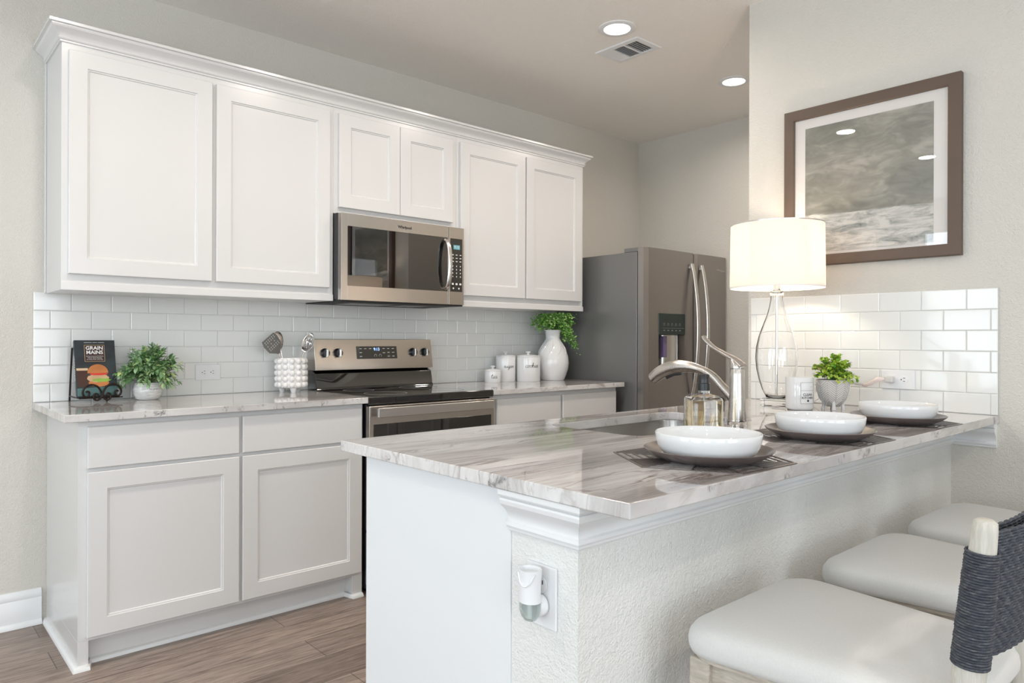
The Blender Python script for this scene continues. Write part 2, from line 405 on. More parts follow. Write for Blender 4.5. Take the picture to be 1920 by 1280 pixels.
# ------------------------------------------------------------------ room shell
struct(obj('floor', MB().box(LX-.15, XW+.15, RY-.15, 0.15, -0.1, 0), 'plank_floor', smooth=0))
struct(obj('ceiling', MB().box(LX-.15, XW+.15, RY-.15, 0.15, H, H+0.1), 'ceiling_paint', smooth=0))
struct(obj('wall_back', MB().box(LX-.15, XW+.15, 0, 0.15, 0, H), 'wall_paint', smooth=0))
struct(obj('wall_right', MB().box(XW, XW+.15, -1.91, 0, 0, H), 'wall_paint', smooth=0))
struct(obj('wall_picture', MB().box(XP, XP+0.12, RY, -1.80, 0, H).box(XP+.12, XW, -1.92, -1.80, 0, H), 'wall_paint', smooth=0))
def holed(axis, a0, a1, p0, p1, holes):
    mb = MB(); cur = a0
    def bx(s0, s1, z0, z1):
        if s1-s0 > 1e-4: mb.box(p0, p1, s0, s1, z0, z1) if axis == 'y' else mb.box(s0, s1, p0, p1, z0, z1)
    for c_, wd in sorted(holes):
        bx(cur, c_-wd/2, 0, H); bx(c_-wd/2, c_+wd/2, 0, WZ0); bx(c_-wd/2, c_+wd/2, WZ1, H); cur = c_+wd/2
    bx(cur, a1, 0, H); return mb
struct(obj('wall_left', holed('y', RY, 0, LX-.15, LX, WIN_LEFT), 'wall_paint', smooth=0))
struct(obj('wall_rear', holed('x', LX-.15, XP, RY-.15, RY, WIN_REAR), 'wall_paint', smooth=0))
k = 0
for axis, lst in (('y', WIN_LEFT), ('x', WIN_REAR)):
    for c_, wd in lst:
        k += 1
        fr = MB(); gl = MB(); P = LX if axis == 'y' else RY
        def bx(mb, s0, s1, d0, d1, z0, z1):
            mb.box(P+d0, P+d1, s0, s1, z0, z1) if axis == 'y' else mb.box(s0, s1, P+d0, P+d1, z0, z1)
        a, b2 = c_-wd/2, c_+wd/2; fw_ = 0.05
        bx(fr, a, a+fw_, -.11, -.05, WZ0, WZ1); bx(fr, b2-fw_, b2, -.11, -.05, WZ0, WZ1)
        bx(fr, a+fw_, b2-fw_, -.11, -.05, WZ0, WZ0+fw_); bx(fr, a+fw_, b2-fw_, -.11, -.05, WZ1-fw_, WZ1)
        zm = (WZ0+WZ1)/2; bx(fr, a+fw_, b2-fw_, -.11, -.05, zm-.025, zm+.025)
        bx(fr, c_-.012, c_+.012, -.095, -.065, zm+.025, WZ1-fw_); bx(fr, c_-.012, c_+.012, -.095, -.065, WZ0+fw_, zm-.025)
        bx(fr, a-.02, b2+.02, 0.0, .03, WZ0-.03, WZ0)
        bx(gl, a+fw_, b2-fw_, -.083, -.077, WZ0+fw_, zm-.025); bx(gl, a+fw_, b2-fw_, -.083, -.077, zm+.025, WZ1-fw_)
        f_ = struct(obj('window_%d' % k, fr, 'trim_paint', bev=0.003))
        obj('pane', gl, 'pane_glass', f_, smooth=0)
# baseboards
def base_prof(d, z): return [(0, 0), (d*1.9, 0), (d*1.85, .008), (d*1.5, .017), (d, .02), (d, .105), (d*.75, .11), (d*.95, .12), (d*.7, .135), (d*.3, .145), (0, .145)]
def base_x(x0, x1, y, sgn):   # along x on a wall at y, sticking out towards sgn
    P_ = base_prof(0.014, 0); return MB().rings([[(x, y+sgn*d, z) for d, z in P_] for x in (x0, x1)])
def base_y(y0, y1, x, sgn):
    P_ = base_prof(0.014, 0); return MB().rings([[(x+sgn*d, y, z) for d, z in P_] for y in (y0, y1)])
struct(obj('baseboard_back', base_x(LX, 0.032, 0, -1), 'trim_paint'))
struct(obj('baseboard_left', base_y(RY, 0, LX, 1), 'trim_paint'))
struct(obj('baseboard_rear', base_x(LX, XP, RY, 1), 'trim_paint'))
struct(obj('baseboard_picture', base_y(RY, -2.63, XP, -1), 'trim_paint'))
struct(obj('baseboard_right', base_y(-1.80, 0, XW, -1), 'trim_paint'))

# knee wall that carries the bar side of the peninsula, with its moulding
KX, KY0, KY1 = 0.467, -2.628, -2.447
struct(obj('wall_peninsula', MB().box(KX, XP, KY0, KY1, 0, CT-TH), 'knee_paint', smooth=0))
mp = [(0, .798), (.007, .798), (.009, .801), (.009, .805), (.014, .807), (.016, .811), (.015, .817), (.010, .820), (.010, .825), (.013, .834), (.019, .843), (.027, .850), (.032, .856), (.034, .864), (.033, .868), (.029, .870), (.036, .872), (.0385, .876), (.0385, .886), (0, .886)]
mp = [(d, z-.0005) for d, z in mp]
R = []
for kx, ky in ((0, 'a'), (0, 'b'), (1, 'b')):
    ring = []
    for d, z in mp:
        x = KX-d if kx == 0 else XP-d
        y = (KY1+0.0) if ky == 'a' else KY0-d
        ring.append((x, y, z))
    R.append(ring)
R2 = [[(XP-d, -2.775, z) for d, z in mp]]
struct(obj('trim_1', MB().rings(R+R2), 'trim_paint', smooth=22))

# ------------------------------------------------------------------ tiled splashbacks
def tiles(plane, a0, a1, u0, rows=6):
    """plane('y') runs along x on y=0; plane('x') runs along y (descending) on x=XP"""
    g = MB(); t = MB(); TW, T_ = 0.1524, 0.0762
    def P(a, d, z): return (a, -d, z) if plane == 'y' else (XP-d, a, z)
    E0 = .0006
    g_ = [P(a0, E0, CT+E0), P(a1, E0, CT+E0), P(a1, E0, CT+rows*T_), P(a0, E0, CT+rows*T_)]
    g.add(g_+[P(a0, .0065, CT+E0), P(a1, .0065, CT+E0), P(a1, .0065, CT+rows*T_), P(a0, .0065, CT+rows*T_)], [(0,1,2,3),(4,5,6,7),(0,1,5,4),(1,2,6,5),(2,3,7,6),(3,0,4,7)])
    lo, hi = min(a0, a1), max(a0, a1)
    for r_ in range(rows):
        off = u0 + (0 if r_ % 2 else TW/2)
        nn = math.floor((lo-off)/TW)
        while off+nn*TW < hi:
            s0, s1 = max(lo, off+nn*TW)+.0008, min(hi, off+(nn+1)*TW)-.0008; nn += 1
            if s1-s0 < .008: continue
            z0, z1 = CT+r_*T_+.0008, CT+(r_+1)*T_-.0008; e = .0028
            vs_ = []
            for d, q in ((.004, 0), (.0075, 0), (.0088, e)):
                vs_ += [P(s0+q, d, z0+q), P(s1-q, d, z0+q), P(s1-q, d, z1-q), P(s0+q, d, z1-q)]
            t.add(vs_, [(0,1,5,4),(1,2,6,5),(2,3,7,6),(3,0,4,7),(4,5,9,8),(5,6,10,9),(6,7,11,10),(7,4,8,11),(8,9,10,11)])
    return g, t
g, t = tiles('y', 0.0, 3.058, 0.1365)
sp = Thing('tile_splashback', 'long white subway tile splashback behind the stove and canisters', 'backsplash', (0, 0, CT))
sp.part('grout', g, 'grout', smooth=0); sp.part('tiling', t, 'tile_glaze', smooth=0)
g, t = tiles('x', -2.779, -1.815, -2.2224)
sp = Thing('tile_splashback', 'short white subway tile splashback on the wall under the framed picture', 'backsplash', (XP, -2.3, CT))
sp.part('grout', g, 'grout', smooth=0); sp.part('tiling', t, 'tile_glaze', smooth=0)

# ------------------------------------------------------------------ cabinets
def shaker(x0, x1, z0, z1, y, th=0.02, fw_=0.062, sgn=-1):
    """door in plane y, front face at y+sgn*th, with recessed panel"""
    mb = MB(); yb, yf, yr = y, y+sgn*th, y+sgn*(th-.0085); e = .0022
    def ring(q, yy): return [(x0+q, yy, z0+q), (x1-q, yy, z0+q), (x1-q, yy, z1-q), (x0+q, yy, z1-q)]
    return mb.rings([ring(0, yb), ring(0, yf-sgn*e), ring(e, yf), ring(fw_, yf), ring(fw_+.002, yf-sgn*.004), ring(fw_+.006, yf-sgn*.0048), ring(fw_+.009, yr)])
def slab(x0, x1, z0, z1, y, th=0.02, sgn=-1):
    mb = MB(); e = .003
    def ring(q, yy): return [(x0+q, yy, z0+q), (x1-q, yy, z0+q), (x1-q, yy, z1-q), (x0+q, yy, z1-q)]
    return mb.rings([ring(0, y), ring(0, y+sgn*(th-.004)), ring(e, y+sgn*th)])
UF, UB, UT = -0.326, 1.367, 2.345
def upper(x0, x1, z0, doors, label):
    t = Thing('upper_cabinet', label, 'cabinet', ((x0+x1)/2, -.16, z0))
    t.part('carcass', MB().box(x0, x1, UF, -.0005 if z0 > 1.5 else -.0095, z0, UT), 'cabinet_paint', bev=.0012)
    for d in doors: t.part('door', shaker(*d, UF), 'cabinet_paint', smooth=25)
    return t
U1, U2, U3, U4 = 0.044, 1.186, 1.944, 2.989
c1 = upper(U1, U2-.0005, UB, [(.066, .603, 1.429, 2.29), (.621, 1.161, 1.429, 2.29)], 'white two-door wall cabinet at the left end above the potted plant')
c1.part('light_rail', MB().box(U1-.001, U2-.0005, UF-.006, UF, UB-.001, UB+.030), 'cabinet_paint', bev=.002)
c1.part('scribe_strip', MB().box(U1-.007, U1, -.02, 0, UB, UT-.01), 'cabinet_paint', bev=.002)
c2 = upper(U2, U3, 1.798, [(1.210, 1.5605, 1.828, 2.29), (1.5635, 1.908, 1.828, 2.29)], 'short white two-door wall cabinet directly above the microwave')
c3 = upper(U3+.0005, U4, UB, [(1.963, 2.457, 1.429, 2.29), (2.468, 2.958, 1.429, 2.29)], 'white two-door wall cabinet between microwave and refrigerator')
c3.part('light_rail', MB().box(U3+.0005, U4+.001, UF-.006, UF, UB-.001, UB+.030), 'cabinet_paint', bev=.002)
# crown along the top of the wall cabinets
cp = [(0, 2.318), (.006, 2.318), (.006, 2.324), (.011, 2.327), (.013, 2.331), (.011, 2.335), (.008, 2.337), (.010, 2.342), (.016, 2.350), (.026, 2.358), (.034, 2.364), (.038, 2.371), (.038, 2.374), (.047, 2.376), (.047, 2.3865), (0, 2.3865)]
R = [[(U1-d, -.001, z) for d, z in cp], [(U1-d, UF-d, z) for d, z in cp], [(U4+d, UF-d, z) for d, z in cp], [(U4+d, -.001, z) for d, z in cp]]
tag(obj('crown_molding', MB().rings(R), 'cabinet_paint', smooth=22), 'white crown molding running along the top of the wall cabinets', 'molding')

def base_cabinet(x0, x1, fronts, label, left_end):
    t = Thing('base_cabinet', label, 'cabinet', ((x0+x1)/2, -.3, 0))
    t.part('carcass', MB().box(x0, x1, -.61, -.001, .100, CT-TH), 'cabinet_paint', bev=.001)
    for a_, b_ in ((x0, x0+.034), (x1-.05, x1)): t.part('foot', MB().box(a_, b_, -.61, -.001, 0, .1), 'cabinet_paint', bev=.001)
    t.part('toe_board', MB().box(x0+.034, x1-.05, -.552, -.54, 0, .1), 'cabinet_paint')
    for kind, *d in fronts:
        t.part(kind, (slab if kind == 'drawer' else shaker)(*d, -.61), 'cabinet_paint', smooth=25)
    return t
b1 = base_cabinet(.05, 1.188, [('drawer', .076, .615, .716, .866), ('drawer', .629, 1.176, .716, .866), ('door', .076, .615, .115, .703), ('door', .629, 1.176, .115, .703)],
                  'white base cabinet with two drawers and two doors below the cookbook and plant', True)
q = [(0, 0)]+[(.017*math.cos(a*PI/10), .017*math.sin(a*PI/10)) for a in range(6)]
def shoe(path):  # quarter round along a floor path; each node gives its own outward offset direction
    return MB().rings([[(x+nx*d, y+ny*d, z) for d, z in q] for x, y, nx, ny in path])
b1.part('shoe_molding', shoe([(.05, -.001, -1, 0), (.05, -.61, -1, -1), (.082, -.61, .3, -1), (.100, -.552, .2, -1), (1.125, -.552, -.3, -1), (1.138, -.61, -.2, -1), (1.188, -.61, 0, -1)]), 'trim_paint', smooth=50)
base_cabinet(1.956, 2.990, [('drawer', 1.989, 2.478, .716, .862), ('drawer', 2.495, 2.972, .716, .862), ('door', 1.989, 2.478, .115, .703), ('door', 2.495, 2.972, .115, .703)],
             'white base cabinet below the canisters, between stove and refrigerator', False)
# peninsula cabinets (kitchen side) with the finished end panel
PC0, PC1 = -1.885, -2.4465
t = Thing('peninsula_cabinet', 'white peninsula base cabinet with plain white end panel under the bar worktop', 'cabinet', (1.4, -2.1, 0))
t.part('end_panel', MB().box(.463, .482, PC1, PC0, 0, CT-TH-.0005), 'panel_paint', bev=.001)
t.part('carcass', MB().box(.482, 2.50, PC0-.02, PC0, .1, CT-TH-.0005).box(.482, 2.50, PC1+.002, PC0-.02, .1, .118).box(1.05, 1.068, PC1+.002, PC0-.02, .118, .86).box(1.752, 1.77, PC1+.002, PC0-.02, .118, .86), 'cabinet_paint', bev=.001)
t.part('toe_board', MB().box(.482, 2.50, PC0-.09, PC0-.075, 0, .1), 'cabinet_paint')
for x0, x1 in ((.50, .76), (.77, 1.04), (1.07, 1.405), (1.415, 1.75), (1.78, 2.12), (2.13, 2.48)):
    t.part('door', shaker(x0, x1, .115, .703, PC0, sgn=1), 'cabinet_paint', smooth=25)
    t.part('drawer', slab(x0, x1, .716, .862, PC0, sgn=1), 'cabinet_paint', smooth=25)

# ------------------------------------------------------------------ worktops
def top(x0, x1, y0, y1, label):
    return tag(obj('worktop', MB().box(x0, x1, y0, y1, CT-TH, CT), 'quartzite', origin=((x0+x1)/2, (y0+y1)/2, CT-TH), bev=.003), label, 'countertop')
top(0.0, 1.196, -.6505, -.001, 'grey veined stone worktop left of the stove, under cookbook and plant')
top(1.950, 3.028, -.6505, -.001, 'grey veined stone worktop between stove and refrigerator, under the canisters')
# peninsula top with a rounded sink cut-out
def rrect(x0, x1, y0, y1, r, n=6):
    out = []
    for cx, cy, a0 in ((x1-r, y1-r, 0), (x0+r, y1-r, 90), (x0+r, y0+r, 180), (x1-r, y0+r, 270)):
        for i in range(n+1):
            a = math.radians(a0+90*i/n); out.append((cx+r*math.cos(a), cy+r*math.sin(a)))
    return out
PX0, PX1, PY0, PY1 = .4247, XP-.0005, -2.781, -1.8168
SX0, SX1, SY0, SY1 = 1.08, 1.712, -2.285, -1.925
def slab_hole(outer, inner, z0, z1):
    bm = bmesh.new()
    def loop(pts, z):
        vs_ = [bm.verts.new((x, y, z)) for x, y in pts]
        return vs_, [bm.edges.new((vs_[i], vs_[(i+1) % len(vs_)])) for i in range(len(vs_))]
    for z in (z0, z1):
        vo, eo = loop(outer, z); vi, ei = loop(inner, z)
        bmesh.ops.triangle_fill(bm, use_beauty=True, edges=eo+ei)
        if z == z0: a_, b_ = vo, vi
        else:
            for lo, hi in ((a_, vo), (b_, vi)):
                for i in range(len(lo)):
                    j = (i+1) % len(lo); bm.faces.new((lo[i], lo[j], hi[j], hi[i]))
    bm.verts.ensure_lookup_table(); bm.verts.index_update()
    mb = MB(); mb.add([v.co[:] for v in bm.verts], [tuple(v.index for v in f.verts) for f in bm.faces]); bm.free(); return mb
mb = slab_hole([(PX0, PY0), (PX1, PY0), (PX1, PY1), (PX0, PY1)], rrect(SX0, SX1, SY0, SY1, .05), CT-TH, CT)
tag(obj('worktop', mb, 'quartzite', origin=(1.46, -2.3, CT-TH), bev=.003, smooth=30), 'large grey veined stone bar worktop of the peninsula, set with bowls and plates', 'countertop')
# sink
s_ = Thing('sink', 'stainless steel undermount sink let into the peninsula worktop', 'sink', (1.4, -2.1, .66))
R = []
for off, z, rr in ((.012, CT-TH-.001, .06), (.012, CT-TH-.004, .06), (.003, CT-TH-.004, .055), (-.004, .72, .06), (-.03, .675, .05), (-.20, .668, .03), (-.20, .664, .03), (-.03, .671, .05), (.0, .72, .06), (.009, CT-TH-.006, .055)):
    o_ = off
    R.append([(x, y, z) for x, y in rrect(SX0-o_, SX1+o_, SY0-min(o_, .02) if o_ > -.1 else (SY0+SY1)/2-.02, SY1+min(o_, .02) if o_ > -.1 else (SY0+SY1)/2+.02, rr if o_ > -.1 else .019)])
s_.part('basin', MB().rings(R[:6], True, False, True), 'steel_basin', smooth=50)
s_.part('drain', MB().lathe([(.045, .670), (.045, .6725), (.03, .6725), (.025, .6695)], (1.4, -2.1, 0), 24, cap1=True), 'chrome')

# ------------------------------------------------------------------ stove
RX0, RX1 = 1.1985, 1.9475
t = Thing('kitchen_range', 'freestanding stainless steel electric stove with black glass cooktop', 'stove', (1.573, -.34, 0))
body = t.part('body', MB().box(RX0+.002, RX1-.002, -.62, -.035, .03, .878).box(RX0+.03, RX1-.03, -.60, -.06, 0, .03), 'black_plastic', bev=.003)
ck = t.part('cooktop', MB().box(RX0-.001, RX1+.001, -.650, -.10, .8785, .9165), 'black_glass', bev=.006, seg=3)
for cx, cy, r_ in ((1.38, -.50, .105), (1.75, -.50, .09), (1.38, -.24, .08), (1.75, -.24, .105)):
    t.part('burner_ring', MB().lathe([(r_, .9166), (r_, .9170), (r_-.003, .9170), (r_-.003, .9166)], (cx, cy, 0), 40), 'grey_ink', ck)
t.part('door', MB().box(RX0, RX1, -.655, -.621, .30, .872), 'steel', bev=.003)
t.part('door_glass', MB().box(RX0+.022, RX1-.022, -.6575, -.6555, .33, .788), 'black_glass', bev=.002)
t.part('storage_drawer', MB().box(RX0, RX1, -.655, -.621, .05, .29), 'steel', bev=.003)
t.part('door_handle', MB().box(RX0+.022, RX1-.040, -.700, -.684, .822, .866).box(RX0+.05, RX0+.075, -.685, -.654, .83, .858).box(RX1-.09, RX1-.065, -.685, -.654, .83, .858), 'steel_handle', bev=.003)
# backguard
bgx0, bgx1, by = 1.206, 1.944, -.10
ctl = t.part('control_panel', MB().add([(bgx0, -.012, 1.016), (bgx1, -.012, 1.016), (bgx1, -.012, 1.181), (bgx0, -.012, 1.181),
      (bgx0, by-.004, 1.016), (bgx1, by-.004, 1.016), (bgx1, by-.004, 1.036), (bgx0, by-.004, 1.036), (bgx1, by+.02, 1.179), (bgx0, by+.02, 1.179)],
      [(0,1,2,3),(0,1,5,4),(4,5,6,7),(7,6,8,9),(9,8,2,3),(0,3,9,7,4),(1,5,6,8,2)]), 'steel', bev=.002)
t.part('backguard', MB().add([(bgx0+.004, -.012, .917), (bgx1-.004, -.012, .917), (bgx1-.004, -.012, 1.0155), (bgx0+.004, -.012, 1.0155),
      (bgx0+.004, -.116, .917), (bgx1-.004, -.116, .917), (bgx1-.004, -.108, .930), (bgx0+.004, -.108, .930), (bgx1-.004, -.094, 1.0), (bgx0+.004, -.094, 1.0), (bgx1-.004, -.06, 1.0155), (bgx0+.004, -.06, 1.0155)],
      [(0,1,2,3),(0,1,5,4),(4,5,6,7),(7,6,8,9),(9,8,10,11),(11,10,2,3),(0,3,11,9,7,4),(1,5,6,8,10,2)]), 'black_glass', bev=.002)
def py(z): return by-.004+(z-1.036)/(1.179-1.036)*.024          # front of the sloping panel
for kx in (1.264, 1.339, 1.812, 1.893):
    z = 1.107; y = py(z)
    kn = t.part('knob', MB().lathe([(.024, y+.002), (.024, y-.006), (.021, y-.014), (.0195, y-.022)], (kx, 0, z), 28, 'y', cap1=True), 'black_plastic', ctl)
    t.part('knob_grip', MB().box(kx-.006, kx+.006, y-.036, y-.02, z-.020, z+.020), 'chrome', ctl, bev=.002)
    tk = MB()
    for a in range(-140, 141, 28):
        a_ = math.radians(a+90); cx, cz = kx+.031*math.cos(a_), z+.031*math.sin(a_)
        tk.box(cx-.001, cx+.001, py(cz)-.0012, py(cz)+.002, cz-.001, cz+.001)
    t.part('dial_mark', tk, 'ink', ctl, smooth=0)
def on_panel(cx, cz, off=.0022):
    return lambda x, y: (cx+x, py(cz+y)-off, cz+y)
dp = MB(); dz0, dz1 = 1.073, 1.141
dp.add([(1.45, py(dz0)+.002, dz0), (1.705, py(dz0)+.002, dz0), (1.705, py(dz1)+.002, dz1), (1.45, py(dz1)+.002, dz1), (1.45, py(dz0)-.0015, dz0), (1.705, py(dz0)-.0015, dz0), (1.705, py(dz1)-.0015, dz1), (1.45, py(dz1)-.0015, dz1)],
       [(3,2,1,0),(4,5,6,7),(0,1,5,4),(1,2,6,5),(2,3,7,6),(3,0,4,7)])
t.part('display', dp, 'black_glass', ctl, smooth=0)
t.part('clock', text_mb('9:13', .022, on_panel(1.575, 1.124)), 'clock_blue', ctl, smooth=0)
mk = MB()
for cx, cz in ((1.475, 1.128), (1.475, 1.107), (1.475, 1.086), (1.505, 1.128), (1.535, 1.128), (1.62, 1.128), (1.62, 1.105), (1.65, 1.128), (1.65, 1.107), (1.65, 1.086), (1.68, 1.128), (1.68, 1.107), (1.68, 1.086)):
    mk.box(cx-.007, cx+.007, py(cz)-.0025, py(cz), cz-.0015, cz+.0015)
for cx in (1.565, 1.595):
    mk.lathe([(.008, py(1.09)-.0024), (.0068, py(1.09)-.0024)], (cx, 0, 1.09), 20, 'y')
t.part('button_mark', mk, 'white_ink', ctl, smooth=0)

# ------------------------------------------------------------------ microwave
MX0, MX1, MZ0, MZ1, MF = 1.188, 1.943, 1.362, 1.7965, -.400
t = Thing('microwave', 'stainless steel over-the-range microwave with dark window and arched handle', 'microwave', (1.565, -.2, MZ0))
t.part('body', MB().box(MX0, MX1, -.362, -.0095, MZ0+.012, MZ1-.0005), 'black_plastic', bev=.003)
t.part('vent_panel', MB().box(MX0+.004, MX1-.004, -.392, -.02, MZ0, MZ0+.012), 'dark_slot', bev=.002)
gr = MB()
for i in range(20): gr.box(1.30+i*.013, 1.307+i*.013, -.30, -.12, MZ0-.0015, MZ0)
for i in range(12): gr.box(1.62+i*.013, 1.627+i*.013, -.30, -.12, MZ0-.0015, MZ0)
t.part('grease_filter', gr, 'steel_basin', smooth=0)
sx = 1.836; wx0, wx1, wz0, wz1 = 1.226, 1.829, 1.441, 1.731
dr = MB().box(MX0+.004, wx0, -.363, MF, MZ0+.008, MZ1-.004).box(wx1, sx, -.363, MF, MZ0+.008, MZ1-.004)
dr.box(wx0, wx1, -.363, MF, wz1, MZ1-.004).box(wx0, wx1, -.363, MF, MZ0+.008, wz0)
t.part('door', dr, 'steel', bev=.0008)
t.part('door_window', MB().box(wx0, wx1, MF+.002, MF-.0008, wz0, wz1), 'mw_glass', smooth=0)
t.part('cavity_screen', MB().box(wx0+.0, wx1, MF+.018, MF+.010, wz0, wz1), 'black_plastic', smooth=0)
t.part('inner_frame', MB().box(wx0+.03, wx1-.04, MF+.009, MF+.008, wz0+.035, wz1-.045), 'grey_ink', smooth=0)
cpn = t.part('control_panel', MB().box(sx+.003, MX1-.002, -.363, MF, MZ0+.008, MZ1-.004), 'steel', bev=.0015)
t.part('keypad', MB().box(sx+.012, MX1-.014, MF+.001, MF-.0012, wz0, wz1), 'black_glass', cpn, smooth=0)
t.part('display', MB().box(1.868, 1.912, MF-.0012, MF-.0018, 1.672, 1.696), 'mw_screen', cpn, smooth=0)
t.part('clock', text_mb('9:13', .020, lambda x, y: (1.890+x, MF-.0022, 1.684+y)), 'white_ink', cpn, smooth=0)
kb = MB()
for i in range(3):
    for j in range(3): kb.box(1.858+i*.026, 1.870+i*.026, MF-.0018, MF-.0012, 1.640-j*.018, 1.644-j*.018)
    for j in range(4): kb.box(1.861+i*.026, 1.866+i*.026, MF-.0018, MF-.0012, 1.577-j*.019, 1.584-j*.019)
    kb.box(1.857+i*.026, 1.870+i*.026, MF-.0018, MF-.0012, 1.478, 1.488)
for cx in (1.868, 1.906): kb.lathe([(.005, MF-.0016), (.0001, MF-.0016)], (cx, 0, 1.459), 12, 'y')
t.part('button_mark', kb, 'white_ink', cpn, smooth=0)
hp = [(1.812, MF-.002, 1.452), (1.812, MF-.022, 1.462), (1.812, MF-.040, 1.50), (1.812, MF-.050, 1.585), (1.812, MF-.040, 1.67), (1.812, MF-.022, 1.708), (1.812, MF-.002, 1.718)]
t.part('handle', MB().tube(catmull(hp, 6), .013, 12, flat=(.55, 1)), 'steel_handle')
t.part('logo', text_mb('Whirlpool', .020, lambda x, y: (1.555+x, MF-.0008, 1.757+y), bold=.0004), 'ink', smooth=0)

# ------------------------------------------------------------------ refrigerator
FX0, FX1, FF = 3.066, 3.984, -.784
t = Thing('refrigerator', 'dark stainless side-by-side refrigerator with water dispenser and bowed handles', 'refrigerator', (3.525, -.38, 0))
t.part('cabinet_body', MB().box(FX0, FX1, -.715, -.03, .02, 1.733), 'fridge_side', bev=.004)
t.part('kick_grille', MB().box(FX0+.02, FX1-.02, -.70, -.05, 0, .02).box(FX0+.01, FX1-.01, -.755, -.716, .02, .07), 'black_plastic')
def fdoor(x0, x1, holes=None):
    n = 20; z0, z1 = .075, 1.757
    pr = []
    for i in range(n+1):
        u = i/n; x = x0+(x1-x0)*u; e = min(u, 1-u)*(x1-x0)
        rr = .018; back = rr-math.sqrt(max(0, rr*rr-(rr-min(e, rr))**2))
        pr.append((x, FF+back-.006*math.sin(PI*u)))
    return pr
gap = 3.602
dxa, dxb, dza, dzb = 3.19, 3.472, .985, 1.349
prof = fdoor(FX0, gap-.004)
def door_col(mb, prof, z0, z1, yb=-.722):
    mb.prism([(prof[0][0], yb)]+prof+[(prof[-1][0], yb)], z0, z1)
ld = MB()
door_col(ld, prof, .075, dza); door_col(ld, prof, dzb, 1.757)
lp = [p for p in prof if p[0] < dxa]+[(dxa, FF-.005)]; rp = [(dxb, FF-.004)]+[p for p in prof if p[0] > dxb]
door_col(ld, lp, dza, dzb); door_col(ld, rp, dza, dzb)
ldo = t.part('door', ld, 'fridge_steel', label='left door with water dispenser', smooth=30)
rd = MB(); door_col(rd, fdoor(gap+.004, FX1+.002), .075, 1.757)
rdo = t.part('door', rd, 'fridge_steel', smooth=30)
t.part('hinge_cover', MB().box(FX0+.012, FX0+.075, -.74, -.60, 1.7335, 1.762), 'fridge_side', bev=.006)
t.part('hinge_cover', MB().box(FX1-.075, FX1-.012, -.74, -.60, 1.7335, 1.762), 'fridge_side', bev=.006)
t.part('dispenser_panel', MB().box(dxa-.002, dxb+.002, -.725, FF-.010, 1.213, 1.3505), 'dispenser_green', ldo, bev=.006)
dm = MB()
for i in range(5):
    dm.box(3.235+i*.042, 3.252+i*.042, FF-.0108, FF-.010, 1.238, 1.244)
    dm.box(3.235+i*.042, 3.250+i*.042, FF-.0108, FF-.010, 1.285, 1.287); dm.box(3.235+i*.042, 3.237+i*.042, FF-.0108, FF-.010, 1.270, 1.287); dm.box(3.248+i*.042, 3.250+i*.042, FF-.0108, FF-.010, 1.270, 1.287)
dm.box(3.225, 3.455, FF-.0108, FF-.010, 1.255, 1.2565)
t.part('button_mark', dm, 'grey_ink', ldo, smooth=0)
t.part('dispenser_recess', MB().rings([[(3.335+.14*math.cos(a), -.725-.045*math.sin(a)*-1 if False else -.724, z) for a in (0, PI)] for z in ()] or [[(dxa, -.7235, dza), (dxb, -.7235, dza), (dxb, -.7235, 1.213), (dxa, -.7235, 1.213)], [(dxa, -.7245, dza), (dxb, -.7245, dza), (dxb, -.7245, 1.213), (dxa, -.7245, 1.213)]]), 'steel_basin', ldo, smooth=0)
cyl = MB(); cyl.rings([[(3.375+.092*math.cos(PI+PI*i/14), -.726-.048*math.sin(PI*i/14), z) for i in range(15)] for z in (dza+.003, 1.211)], closed=False, cap0=False, cap1=False)
t.part('water_housing', cyl, 'steel_handle', ldo, smooth=60)
t.part('dispenser_paddle', MB().box(3.262, 3.30, -.775, -.728, 1.07, 1.205), 'lavender', ldo, bev=.003)
t.part('dispenser_lever', MB().box(3.215, 3.235, -.765, -.728, 1.06, 1.205), 'dark_slot', ldo, bev=.003)
t.part('drip_tray', MB().box(dxa+.002, dxb-.002, FF+.0, -.726, dza+.0005, dza+.008), 'fridge_side', ldo)
for x_, z1_, dd in ((3.545, 1.684, ldo), (3.660, 1.680, rdo)):
    L = []
    for i in range(17):
        u = i/16; z = .80+(z1_-.80)*u; o_ = .012+.050*math.sin(PI*u)**.8
        L.append((x_, FF-o_, z))
    hb = MB().tube(L, .0165, 12, flat=(.9, .62)); hb.box(x_-.008, x_+.008, FF-.014, FF+.004, z1_-.028, z1_).box(x_-.008, x_+.008, FF-.014, FF+.004, .80, .828)
    t.part('handle', hb, 'steel_handle', dd)
t.part('logo', text_mb('Whirlpool', .024, lambda x, y: (3.895+x, FF-.0065, 1.662+y)), 'steel_handle', rdo, smooth=0)

